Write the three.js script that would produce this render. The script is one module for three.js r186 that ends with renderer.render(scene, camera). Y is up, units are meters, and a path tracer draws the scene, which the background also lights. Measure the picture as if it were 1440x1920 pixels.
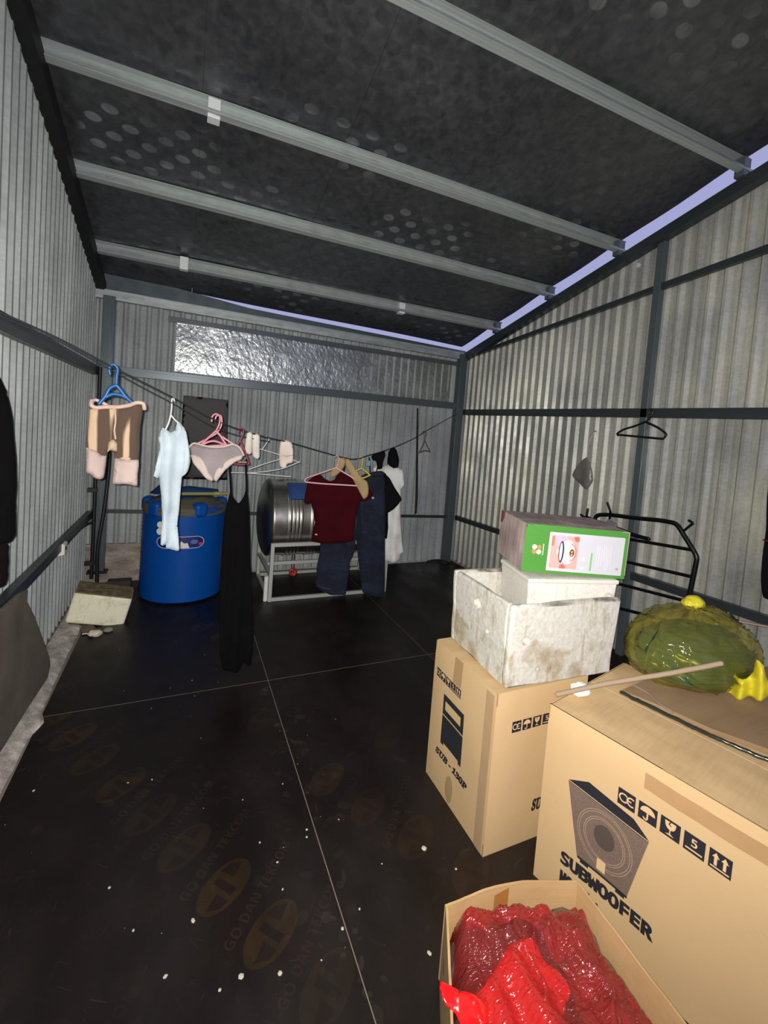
import * as THREE from 'three';
import { RoundedBoxGeometry } from 'three/addons/geometries/RoundedBoxGeometry.js';
import { mergeGeometries, mergeVertices, toCreasedNormals } from 'three/addons/utils/BufferGeometryUtils.js';
import { Brush, Evaluator, SUBTRACTION } from 'three-bvh-csg';
import { TessellateModifier } from 'three/addons/modifiers/TessellateModifier.js';

// ------------------------------------------------------------------ camera, light, exposure
const V3 = (x, y, z) => new THREE.Vector3(x, y, z);
const scene = new THREE.Scene();
const W = 1440, H = 1920, F = 835.39, CX = 735, CY = 855, EYE = 1.7;
const camera = new THREE.PerspectiveCamera(2 * Math.atan(H / 2 / F) * 180 / Math.PI, W / H, 0.02, 60);
const RW = [[0.90457365, 0.0767059, 0.4193599], [-0.04746588, 0.99568518, -0.0797371], [-0.42366674, 0.05222279, 0.90431149]];
camera.position.set(0, EYE, 0);
camera.quaternion.setFromRotationMatrix(new THREE.Matrix4().makeBasis(
  V3(...RW[0]), V3(...RW[1]), V3(...RW[2])));
camera.setViewOffset(W, H, W / 2 - CX, H / 2 - CY, W, H);
scene.add(camera);
const renderer = new THREE.WebGLRenderer({ antialias: true });
renderer.toneMapping = THREE.LinearToneMapping;
renderer.toneMappingExposure = 1.0;
renderer.shadowMap.enabled = true;
renderer.shadowMap.type = THREE.PCFSoftShadowMap;

// dusk sky: enters through the eaves gap and the open front of the shed behind the viewer
scene.background = new THREE.Color().setRGB(0.36, 0.38, 0.64);
// the phone's flash: a small lamp beside the lens
const flash = new THREE.SpotLight(new THREE.Color().setRGB(1.0, 0.95, 0.87), 35, 0, 1.4, 1.0, 2);
flash.position.set(-0.02, EYE + 0.015, 0.01);
flash.target.position.set(2.34, 1.41, -5);
flash.castShadow = true; flash.shadow.mapSize.set(2048, 2048); flash.shadow.radius = 0.4; flash.shadow.camera.near = 0.1;
scene.add(flash, flash.target);

// ------------------------------------------------------------------ helpers
function rng(seed) { let s = seed >>> 0; return () => { s = (s + 0x6D2B79F5) | 0; let t = Math.imul(s ^ (s >>> 15), 1 | s); t = (t + Math.imul(t ^ (t >>> 7), 61 | t)) ^ t; return ((t ^ (t >>> 14)) >>> 0) / 4294967296; }; }
const hash2 = (i, j, k) => { let h = Math.imul(i, 374761393) ^ Math.imul(j, 668265263) ^ Math.imul(k, 2147483647 ^ 974711); h = Math.imul(h ^ (h >>> 13), 1274126177); return ((h ^ (h >>> 16)) >>> 0) / 4294967296; };
function vnoise(x, y, k = 0, px = 0, py = 0) {
  const i = Math.floor(x), j = Math.floor(y), u = x - i, v = y - j, a = u * u * (3 - 2 * u), b = v * v * (3 - 2 * v);
  const m = (n, p) => p ? ((n % p) + p) % p : n;
  const q = (di, dj) => hash2(m(i + di, px), m(j + dj, py), k);
  return (q(0, 0) * (1 - a) + q(1, 0) * a) * (1 - b) + (q(0, 1) * (1 - a) + q(1, 1) * a) * b;
}
function fbm(x, y, k = 0, o = 4, px = 0, py = 0) { let s = 0, a = 0.5, t = 0; for (let n = 0; n < o; n++) { s += a * vnoise(x, y, k + n * 17, px, py); t += a; x *= 2; y *= 2; px *= 2; py *= 2; a *= 0.5; } return s / t; }
function dataTex(w, h, fn, srgb = true) {
  const d = new Uint8Array(w * h * 4);
  for (let y = 0; y < h; y++) for (let x = 0; x < w; x++) { const c = fn(x / w, y / h, x, y), o = (y * w + x) * 4; d[o] = c[0]; d[o + 1] = c[1]; d[o + 2] = c[2]; d[o + 3] = 255; }
  const t = new THREE.DataTexture(d, w, h, THREE.RGBAFormat);
  t.wrapS = t.wrapT = THREE.RepeatWrapping; t.magFilter = THREE.LinearFilter; t.minFilter = THREE.LinearMipmapLinearFilter; t.generateMipmaps = true;
  if (srgb) t.colorSpace = THREE.SRGBColorSpace; t.needsUpdate = true; return t;
}
function canvasTex(w, h, draw, srgb = true) {
  const c = document.createElement('canvas'); c.width = w; c.height = h; const g = c.getContext('2d'); draw(g, w, h);
  const t = new THREE.CanvasTexture(c); if (srgb) t.colorSpace = THREE.SRGBColorSpace; t.anisotropy = 8; return t;
}
const clamp = (v, a = 0, b = 255) => Math.max(a, Math.min(b, v));
const rgb = (r, g, b) => `rgb(${r | 0},${g | 0},${b | 0})`;
const std = (o) => new THREE.MeshStandardMaterial(o);
const phys = (o) => new THREE.MeshPhysicalMaterial(o);

// pixels of the photograph -> directions -> points on the surface a thing touches
function ray(u, v) { const a = (u - CX) / F, b = -(v - CY) / F, c = -1; return V3(RW[0][0] * a + RW[1][0] * b + RW[2][0] * c, RW[0][1] * a + RW[1][1] * b + RW[2][1] * c, RW[0][2] * a + RW[1][2] * b + RW[2][2] * c); }
const CAM = V3(0, EYE, 0);
const onY = (u, v, y = 0) => { const d = ray(u, v); return CAM.clone().addScaledVector(d, (y - EYE) / d.y); };
const onX = (u, v, x) => { const d = ray(u, v); return CAM.clone().addScaledVector(d, x / d.x); };
const onZ = (u, v, z) => { const d = ray(u, v); return CAM.clone().addScaledVector(d, z / d.z); };
const onPlane = (u, v, P) => { const d = ray(u, v); return CAM.clone().addScaledVector(d, P.o.clone().sub(CAM).dot(P.n) / d.dot(P.n)); };
// an upright plane through o, turned to face the viewer plus a yaw
function facing(o, yaw = 0) { const n = V3(-o.x, 0, -o.z).normalize().applyAxisAngle(V3(0, 1, 0), yaw); return { o: o.clone(), n, u: V3(n.z, 0, -n.x), v: V3(0, 1, 0) }; }
function upright(o, n) { n = n.clone().setY(0).normalize(); return { o: o.clone(), n, u: V3(n.z, 0, -n.x), v: V3(0, 1, 0) }; }
const uvOn = (p, P) => { const d = p.clone().sub(P.o); return new THREE.Vector2(d.dot(P.u), d.dot(P.v)); };

const taken = {};
function numbered(n) { if (taken[n] === undefined) { taken[n] = 0; return n; } taken[n]++; return n + '_' + String(taken[n]).padStart(3, '0'); }
function tag(o, label, category, group, kind) { o.userData.label = label; o.userData.category = category; if (group) o.userData.group = group; if (kind) o.userData.kind = kind; return o; }
function thing(name, label, category, pos = [0, 0, 0], group) { const g = new THREE.Group(); g.name = numbered(name); g.position.set(...pos); scene.add(g); return tag(g, label, category, group); }
function structure(name, label, category) { const g = new THREE.Group(); g.name = name; scene.add(g); return tag(g, label, category, null, 'structure'); }
function mesh(name, geo, mat, parent, label) { const m = new THREE.Mesh(geo, mat); m.name = name; m.castShadow = m.receiveShadow = true; if (parent) parent.add(m); if (label) m.userData.label = label; return m; }
function solo(name, geo, mat, label, category, group) { const m = mesh(numbered(name), geo, mat, scene); return tag(m, label, category, group); }
// box between two corners
function boxGeo(x0, x1, y0, y1, z0, z1, r = 0) { const w = Math.abs(x1 - x0), h = Math.abs(y1 - y0), d = Math.abs(z1 - z0); const g = r ? new RoundedBoxGeometry(w, h, d, 2, Math.min(r, w / 2.01, h / 2.01, d / 2.01)) : new THREE.BoxGeometry(w, h, d); g.translate((x0 + x1) / 2, (y0 + y1) / 2, (z0 + z1) / 2); return g; }
// beam with rectangular section between two points (h: along up, w: sideways)
function beamGeo(a, b, w, h, up = V3(0, 1, 0), r = 0.003) {
  const d = b.clone().sub(a), L = d.length(); d.normalize(); const s = new THREE.Vector3().crossVectors(d, up).normalize(), t = new THREE.Vector3().crossVectors(s, d);
  const g = new RoundedBoxGeometry(w, h, L, 1, Math.min(r, w / 3, h / 3)); const m = new THREE.Matrix4().makeBasis(s, t, d.clone().negate());
  m.setPosition(a.clone().add(b).multiplyScalar(0.5)); g.applyMatrix4(m); return g;
}
class Poly extends THREE.Curve { constructor(p) { super(); this.p = p; this.l = [0]; for (let i = 1; i < p.length; i++) this.l.push(this.l[i - 1] + p[i].distanceTo(p[i - 1])); } getPoint(t, o = V3(0, 0, 0)) { const d = t * this.l[this.l.length - 1]; let i = 1; while (i < this.p.length - 1 && this.l[i] < d) i++; const s = (d - this.l[i - 1]) / (this.l[i] - this.l[i - 1] || 1); return o.lerpVectors(this.p[i - 1], this.p[i], s); } }
function tubeGeo(pts, r, { smooth = true, closed = false, seg, rad = 8, caps = true } = {}) {
  const c = smooth ? new THREE.CatmullRomCurve3(pts, closed, 'centripetal') : new Poly(pts);
  const g = new THREE.TubeGeometry(c, seg || Math.max(8, pts.length * 6), r, rad, closed);
  if (closed || !caps) return g;
  const out = [g]; for (const e of [pts[0], pts[pts.length - 1]]) { const s = new THREE.SphereGeometry(r, rad, 5); s.translate(e.x, e.y, e.z); out.push(s); }
  return mergeGeometries(out);
}
// re-centre a geometry made in world coordinates at point o
const rel = (g, o) => { g.translate(-o.x, -o.y, -o.z); return g; };

// ---- cloth: an outline in metres on a plane, given two faces with thickness, puffed and folded
function clothGeo(out2, P, { th = 0.012, edge = 0.02, fold = 0.008, freq = 22, seed = 1, max = 0.03, drift = 0.3, sway = 0, uvs = 1 } = {}) {
  const shape = new THREE.Shape(out2), holes = [];
  let g = new THREE.ShapeGeometry(shape); g = new TessellateModifier(max, 9).modify(g); 
  const src = g.attributes.position, n = src.count, B = [...out2, out2[0]];
  const pos = new Float32Array(n * 6), uv = new Float32Array(n * 4); let ymax = -1e9, ymin = 1e9; for (const q of out2) { ymax = Math.max(ymax, q.y); ymin = Math.min(ymin, q.y); }
  for (let i = 0; i < n; i++) {
    const x = src.getX(i), y = src.getY(i); let d = 1e9;
    for (let k = 0; k < B.length - 1; k++) { const ax = B[k].x, ay = B[k].y, bx = B[k + 1].x - ax, by = B[k + 1].y - ay; const t = clamp(((x - ax) * bx + (y - ay) * by) / (bx * bx + by * by || 1), 0, 1); d = Math.min(d, Math.hypot(x - ax - t * bx, y - ay - t * by)); }
    const e = Math.sqrt(1 - Math.pow(1 - clamp(d / edge, 0, 1), 2)), dn = (ymax - y) / (ymax - ymin);
    const ph = (fbm(x * 5 + seed * 3.1, y * 1.2 + seed, seed, 3) - 0.5) * 9 * drift;
    const w = Math.sin(x * freq + ph + seed) * fold * (0.35 + 0.65 * dn) + (fbm(x * 9, y * 7, seed + 5, 3) - 0.5) * fold * 1.6 + sway * dn * dn;
    for (const s of [0, 1]) {
      const o = ((s ? n : 0) + i) * 3, z = w + (s ? -1 : 1) * th * e;
      pos[o] = P.o.x + P.u.x * x + P.v.x * y + P.n.x * z; pos[o + 1] = P.o.y + P.u.y * x + P.v.y * y + P.n.y * z; pos[o + 2] = P.o.z + P.u.z * x + P.v.z * y + P.n.z * z;
      uv[((s ? n : 0) + i) * 2] = x * uvs; uv[((s ? n : 0) + i) * 2 + 1] = y * uvs;
    }
  }
  const idx = []; const gi = g.index; const cnt = gi ? gi.count : n;
  for (let i = 0; i < cnt; i += 3) { const a = gi ? gi.getX(i) : i, b = gi ? gi.getX(i + 1) : i + 1, c = gi ? gi.getX(i + 2) : i + 2; idx.push(a, b, c, n + a, n + c, n + b); }
  const G = new THREE.BufferGeometry(); G.setAttribute('position', new THREE.BufferAttribute(pos, 3)); G.setAttribute('uv', new THREE.BufferAttribute(uv, 2)); G.setIndex(idx);
  const M = mergeVertices(G, 1e-5); M.computeVertexNormals(); return M;
}
// rounds the corners of a pixel outline a little and lays it on plane P
function outline(px, P, smooth = true, n = 2) {
  const p = px.map(([u, v]) => uvOn(onPlane(u, v, P), P));
  if (!smooth) return p;
  const c = new THREE.SplineCurve([...p, p[0]]); const m = p.length, q = [];
  for (let i = 0; i < m; i++) { q.push(p[i]); for (let k = 1; k < n; k++) { const t = (i + k / n) / m; const s = c.getPoint(t), a = p[i], b = p[(i + 1) % m]; q.push(new THREE.Vector2((s.x + (a.x + b.x) / 2 * 1) / 2, (s.y + (a.y + b.y) / 2) / 2)); } }
  return q;
}
const tubePx = (px, P, r, o = {}) => tubeGeo(px.map(([u, v, off = 0]) => onPlane(u, v, P).addScaledVector(P.n, off)), r, o);

// ------------------------------------------------------------------ materials
const galvTex = dataTex(512, 512, (u, v) => {
  const s = fbm(u * 64, v * 3, 3, 3, 64, 3), b = fbm(u * 6, v * 6, 9, 5, 6, 6), sp = vnoise(u * 170, v * 170, 21, 170, 170);
  const k = 222 + (s - 0.5) * 44 + (b - 0.5) * 60 + (sp - 0.5) * 16; return [clamp(k), clamp(k + 2), clamp(k + 1)];
});
const grimeTex = dataTex(512, 512, (u, v) => {
  const s = fbm(u * 90, v * 3, 43, 3, 90, 3), b = fbm(u * 5, v * 5, 49, 5, 5, 5), sp = vnoise(u * 170, v * 170, 61, 170, 170);
  const k = 220 + (s - 0.5) * 56 + (b - 0.5) * 70 + (sp - 0.5) * 20, r = clamp((b - 0.42) * 60 + (s - 0.5) * 30, 0, 26); return [clamp(k - r * 0.05), clamp(k - r * 0.1), clamp(k - r * 0.55)];
});
const roughTex = dataTex(256, 256, (u, v) => { const k = 120 + fbm(u * 12, v * 12, 31, 4, 12, 12) * 110; return [k, k, k]; }, false);
const mGalv = std({ map: galvTex, metalness: 0.15, roughness: 0.82, color: 0xc4c9ca });
const mGrime = std({ map: grimeTex, metalness: 0.35, roughness: 0.68, roughnessMap: roughTex, color: 0xd4d6d0 });
const mSteelDark = std({ color: 0x3c4446, metalness: 0.4, roughness: 0.55, roughnessMap: roughTex });
const mSteelPaint = std({ color: 0x5a6468, metalness: 0.35, roughness: 0.5, roughnessMap: roughTex });
const mPurlin = std({ map: galvTex, color: 0xc4cccc, metalness: 0.45, roughness: 0.5 });
const mBlackPipe = std({ color: 0x17181b, roughness: 0.5 });
const mRope = std({ color: 0x24262a, roughness: 0.8 });
const mConc = std({ map: dataTex(256, 256, (u, v) => { const k = 172 + (fbm(u * 8, v * 8, 70, 5, 8, 8) - 0.5) * 110 + (vnoise(u * 90, v * 90, 71, 90, 90) - 0.5) * 40; return [clamp(k + 4), clamp(k - 3), clamp(k - 10)]; }), roughness: 0.95, color: 0xd8d2cc });
const clothNoise = dataTex(256, 256, (u, v, x, y) => { const k = 228 + (fbm(u * 10, v * 10, 80, 4, 10, 10) - 0.5) * 50 + ((x + y) % 3 - 1) * 6; return [k, k, k]; });
const fabric = (c, o = {}) => { const q = new THREE.Color(c), dark = q.r + q.g + q.b < 0.12; return phys({ color: c, map: clothNoise, roughness: 0.95, specularIntensity: dark ? 0.25 : 0.5, sheen: dark ? 0 : 0.2, sheenRoughness: 0.6, sheenColor: q, side: THREE.DoubleSide, ...o }); };
const plastic = (c, o = {}) => std({ color: c, roughness: 0.4, ...o });
const cardTex = dataTex(512, 512, (u, v, x, y) => { const k = (fbm(u * 6, v * 6, 90, 5, 6, 6) - 0.5) * 26 + (vnoise(u * 4, v * 150, 91, 4, 150) - 0.5) * 8 + (hash2(x, y, 5) - 0.5) * 8; return [clamp(189 + k), clamp(160 + k), clamp(118 + k)]; });
const mCard = std({ map: cardTex, roughness: 0.85 });
const mCardIn = std({ map: cardTex, color: 0xf3ece2, roughness: 0.9 });
const mCardGrey = std({ map: cardTex, color: 0xb9b4b4, roughness: 0.9 });

// ------------------------------------------------------------------ the shed
const XL = -0.84, XR = 3.44, ZB = -5.14, ZF = 1.6;               // sheet planes
const roofL = (z) => 3.09 + 0.276 * (z + 4.65), roofR = (z) => 3.06 + 0.241 * (z + 4.40);   // centre line of the purlins
const roofC = (x, z) => { const t = (x + 0.76) / 4.06; return roofL(z) * (1 - t) + roofR(z) * t; };
// trapezoid ribbed sheet: runs along a, rises from y0 to top(s); ribs stand out along n
function sheetGeo(o, a, n, s0, s1, y0, top, pitch, hgt = 0.027) {
  const prof = []; const k0 = Math.floor(s0 / pitch), k1 = Math.ceil(s1 / pitch);
  for (let k = k0; k <= k1; k++) for (const [f, h] of [[0, 0], [0.40, 0], [0.60, 1], [0.78, 1], [0.98, 0]]) { const s = (k + f) * pitch; if (s > s0 && s < s1) prof.push([s, h * hgt]); }
  const hAt = (s) => { const f = ((s / pitch) % 1 + 1) % 1; return hgt * (f < 0.40 ? 0 : f < 0.60 ? (f - 0.40) / 0.20 : f < 0.78 ? 1 : f < 0.98 ? (0.98 - f) / 0.20 : 0); };
  prof.unshift([s0, hAt(s0)]); prof.push([s1, hAt(s1)]);
  const th = 0.0015, pos = [], uv = [], idx = [];
  const m = prof.length;
  for (const back of [0, 1]) for (const [s, h] of prof) for (const e of [0, 1]) {
    const p = o.clone().addScaledVector(a, s).addScaledVector(n, h - back * th); p.y = e ? top(s) : y0; pos.push(p.x, p.y, p.z); uv.push(s / 2.2, p.y / 2.2);
  }
  const id = (b, i, e) => b * m * 2 + i * 2 + e;
  for (let i = 0; i < m - 1; i++) { idx.push(id(0, i, 0), id(0, i + 1, 0), id(0, i + 1, 1), id(0, i, 0), id(0, i + 1, 1), id(0, i, 1)); idx.push(id(1, i, 0), id(1, i + 1, 1), id(1, i + 1, 0), id(1, i, 0), id(1, i, 1), id(1, i + 1, 1)); for (const e of [0, 1]) idx.push(id(0, i, e), id(1, i, e), id(1, i + 1, e), id(0, i, e), id(1, i + 1, e), id(0, i + 1, e)); }
  const g = new THREE.BufferGeometry(); g.setAttribute('position', new THREE.Float32BufferAttribute(pos, 3)); g.setAttribute('uv', new THREE.Float32BufferAttribute(uv, 2)); g.setIndex(idx);
  return toCreasedNormals(g, 0.3);
}
function wallSheets(parent, o, a, n, len, cuts, topFn, pitch, mats, step = 1.02, flip = false) {
  for (let s = 0, k = 0; s < len - 0.02; s += step, k++) cuts.forEach(([y0, y1], j) => {
    const e = Math.min(len, s + step + 0.02); const q = o.clone().addScaledVector(n, (k % 2) * 0.002 + j * 0.004);
    let g = sheetGeo(q, a, n, s, e, y0, y1 === null ? topFn : () => y1, pitch);
    mesh('corrugated_sheet', g, mats[(k + j) % mats.length] || mats[0], parent);
  });
}
const mGalv2 = mGalv.clone(); mGalv2.color.set(0xbcc2c4); const mGrime2 = mGrime.clone(); mGrime2.color.set(0xc8cac4);

const wallBack = structure('wall_back', 'ribbed metal back wall with a silver foil strip', 'wall');
wallSheets(wallBack, V3(XL, 0, ZB), V3(1, 0, 0), V3(0, 0, 1), XR - XL, [[0.02, 2.12], [2.08, 2.80]], null, 0.1, [mGalv, mGalv2]);
mesh('concrete_footing', boxGeo(XL - 0.02, XR + 0.02, -0.05, 0.03, ZB - 0.10, ZB - 0.004), mConc, wallBack);
mesh('concrete_footing', boxGeo(XL - 0.02, 0.55, 0, 0.385, ZB - 0.004, ZB + 0.045, 0.006), mConc, wallBack, 'rough pinkish plastered footing');
const mesh2 = (n, a, b, w, h, mat, p) => mesh(n, beamGeo(a, b, w, h), mat, p);
mesh2('girt', V3(XL + 0.04, 2.09, ZB + 0.05), V3(XR - 0.1, 2.12, ZB + 0.05), 0.05, 0.085, mSteelPaint, wallBack);
mesh2('girt', V3(XL + 0.06, 0.72, ZB + 0.05), V3(XR - 0.1, 0.62, ZB + 0.05), 0.03, 0.035, mSteelDark, wallBack);
mesh2('wall_plate', V3(XL, 2.80, ZB + 0.05), V3(XR - 0.04, 2.785, ZB + 0.05), 0.07, 0.09, mPurlin, wallBack);
mesh2('wall_plate', V3(-0.2, 2.665, ZB + 0.05), V3(XR - 0.15, 2.675, ZB + 0.05), 0.04, 0.05, mSteelPaint, wallBack);
{ const q = [[XL, 2.78], [XR - 0.05, 2.78]]; for (let i = 0; i <= 12; i++) { const x = XR - 0.05 - (XR - 0.05 - XL) * i / 12; q.push([x, roofC(x, ZB) + (x < -0.1 ? 0.05 : 0.05 - 0.058 * Math.min(1, (x + 0.1) / 0.7))]); } const g = new THREE.ExtrudeGeometry(new THREE.Shape(q.map((w) => new THREE.Vector2(...w))), { depth: 0.006, bevelEnabled: false }); g.translate(0, 0, ZB - 0.01); mesh('eave_flashing', g, mSteelPaint, wallBack); }
mesh2('stud', V3(-0.33, 0.72, ZB + 0.045), V3(-0.33, 2.07, ZB + 0.045), 0.03, 0.03, mSteelDark, wallBack);
// corner posts
mesh('post', boxGeo(XR - 0.20, XR - 0.10, 0, 2.80, ZB + 0.03, ZB + 0.13, 0.004), mSteelPaint, wallBack, 'grey steel corner post');
mesh('post', boxGeo(XL + 0.09, XL + 0.19, 0.14, 2.78, ZB + 0.03, ZB + 0.12, 0.004), mSteelPaint, wallBack, 'grey steel corner post');
mesh('base_plate', boxGeo(XL + 0.05, XL + 0.22, 0.12, 0.14, ZB + 0.02, ZB + 0.15), mBlackPipe, wallBack);
// shiny foil strip between the girts
const foilBump = dataTex(512, 512, (u, v) => { const k = 128 + (fbm(u * 40, v * 30, 101, 3, 40, 30) - 0.5) * 220 + (fbm(u * 6, v * 6, 111, 3, 6, 6) - 0.5) * 120; return [clamp(k), clamp(k), clamp(k)]; }, false);
const foilCol = dataTex(256, 256, (u, v) => { const k = 200 + (fbm(u * 9, v * 9, 121, 4, 9, 9) - 0.5) * 70; return [clamp(k), clamp(k + 3), clamp(k)]; });
const mFoil = std({ map: foilCol, metalness: 0.85, roughness: 0.33, bumpMap: foilBump, bumpScale: 0.006, color: 0xe6eae8 });
{
  const xs = [-0.125, 1.02, 2.05, 2.62, 3.17];
  for (let k = 0; k < 4; k++) {
    const w = xs[k + 1] - xs[k] - 0.006, g = new THREE.PlaneGeometry(w, 0.5, 24, 12), p = g.attributes.position;
    for (let i = 0; i < p.count; i++) { const x = p.getX(i) + xs[k], y = p.getY(i); p.setZ(i, 0.012 * (fbm(x * 4, y * 5, 130, 3) - 0.5) + 0.03 * (0.25 - y * y) * Math.cos(x * 1.5)); }
    const uvA = g.attributes.uv; for (let i = 0; i < uvA.count; i++) uvA.setXY(i, (p.getX(i) + xs[k]) * 0.9, p.getY(i) * 0.9);
    g.computeVertexNormals(); const m = mesh('foil_panel', g, mFoil, wallBack, 'crinkled silver foil insulation sheet'); m.material.side = THREE.DoubleSide; m.position.set((xs[k] + xs[k + 1]) / 2, 2.405, ZB + 0.035);
  }
}

const wallLeft = structure('wall_left', 'ribbed galvanised metal side wall with two rails', 'wall');
wallSheets(wallLeft, V3(XL, 0, ZB), V3(0, 0, 1), V3(1, 0, 0), ZF - ZB, [[0.02, 2.06], [2.02, null]], (s) => roofL(ZB + s) - 0.02, 0.1, [mGalv, mGalv2]);
mesh2('girt', V3(XL + 0.055, 2.07, ZB + 0.12), V3(XL + 0.055, 2.05, ZF), 0.06, 0.085, mSteelDark, wallLeft);
mesh2('girt', V3(XL + 0.055, 0.70, ZB + 0.10), V3(XL + 0.055, 0.69, ZF), 0.05, 0.065, mSteelDark, wallLeft);
mesh('rafter', beamGeo(V3(XL + 0.06, roofL(ZB) - 0.09, ZB), V3(XL + 0.06, roofL(ZF) - 0.09, ZF), 0.07, 0.11), std({ color: 0x1d1c20, roughness: 0.6, metalness: 0.2 }), wallLeft);
mesh('concrete_footing', boxGeo(XL - 0.1, XL + 0.02, -0.05, 0.03, ZB, ZF), mConc, wallLeft);

const wallRight = structure('wall_right', 'grimy ribbed metal side wall with steel post and rails', 'wall');
wallSheets(wallRight, V3(XR, 0, ZB), V3(0, 0, 1), V3(-1, 0, 0), ZF - ZB, [[0.02, 2.04], [2.0, null]], (s) => roofR(ZB + s) - 0.12, 0.111, [mGrime, mGrime2]);
mesh2('girt', V3(XR - 0.055, 2.045, ZB + 0.1), V3(XR - 0.055, 1.97, ZF), 0.06, 0.075, mSteelDark, wallRight);
mesh2('girt', V3(XR - 0.05, 2.80, -4.9), V3(XR - 0.05, 3.02, -2.46), 0.045, 0.045, mSteelDark, wallRight);
mesh2('girt', V3(XR - 0.05, 3.02, -2.46), V3(XR - 0.05, 3.36, ZF), 0.045, 0.05, mSteelDark, wallRight);
mesh2('girt', V3(XR - 0.05, 0.62, ZB + 0.1), V3(XR - 0.05, 0.77, ZF), 0.05, 0.06, mSteelDark, wallRight);
mesh('post', boxGeo(XR - 0.085, XR - 0.025, 0, roofR(-2.44) - 0.13, -2.47, -2.41, 0.004), mSteelPaint, wallRight, 'blue-grey square steel post');
mesh('rafter', beamGeo(V3(XR - 0.09, roofR(ZB) - 0.12, ZB), V3(XR - 0.09, roofR(ZF) - 0.12, ZF), 0.08, 0.085), mSteelDark, wallRight);
mesh('concrete_footing', boxGeo(XR - 0.02, XR + 0.1, -0.05, 0.03, ZB, ZF), mConc, wallRight);

{ const h = onX(1197, 497, XR - 0.03); const g = new THREE.CylinderGeometry(0.018, 0.02, 0.008, 16).rotateZ(Math.PI / 2); mesh('painted_sky_dot', g, plastic(0xc9cfe2), wallRight, 'small pale disc painted as sky light in a wall hole').position.copy(h); }  // skylight through a small hole, painted as a pale bluish disc
// roof: foil-faced insulated sheets on skewed purlins
const ceiling = structure('ceiling', 'sloping roof of dark foil-faced panels on pale steel purlins', 'ceiling');
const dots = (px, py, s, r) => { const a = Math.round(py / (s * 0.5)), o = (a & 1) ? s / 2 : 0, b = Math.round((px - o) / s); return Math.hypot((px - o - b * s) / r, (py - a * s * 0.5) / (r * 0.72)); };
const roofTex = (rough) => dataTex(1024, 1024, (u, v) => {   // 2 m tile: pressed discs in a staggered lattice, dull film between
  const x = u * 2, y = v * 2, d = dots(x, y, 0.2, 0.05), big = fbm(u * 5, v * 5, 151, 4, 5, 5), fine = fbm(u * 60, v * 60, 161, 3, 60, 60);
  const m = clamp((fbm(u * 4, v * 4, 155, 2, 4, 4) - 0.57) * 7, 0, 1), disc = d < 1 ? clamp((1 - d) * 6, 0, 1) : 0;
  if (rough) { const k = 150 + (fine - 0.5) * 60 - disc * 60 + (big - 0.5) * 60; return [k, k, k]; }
  const k = 150 + (fine - 0.5) * 40 + (big - 0.5) * 30 + disc * (5 + 86 * m); return [clamp(k), clamp(k + 1), clamp(k + 3)];  // paler disc patches: flash glints on the foil painted into the colour
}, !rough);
const mRoof = std({ map: roofTex(false), roughnessMap: roofTex(true), metalness: 0.75, roughness: 0.72, color: 0xb4b6bb, bumpMap: foilBump, bumpScale: 0.002, side: THREE.DoubleSide });
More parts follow.
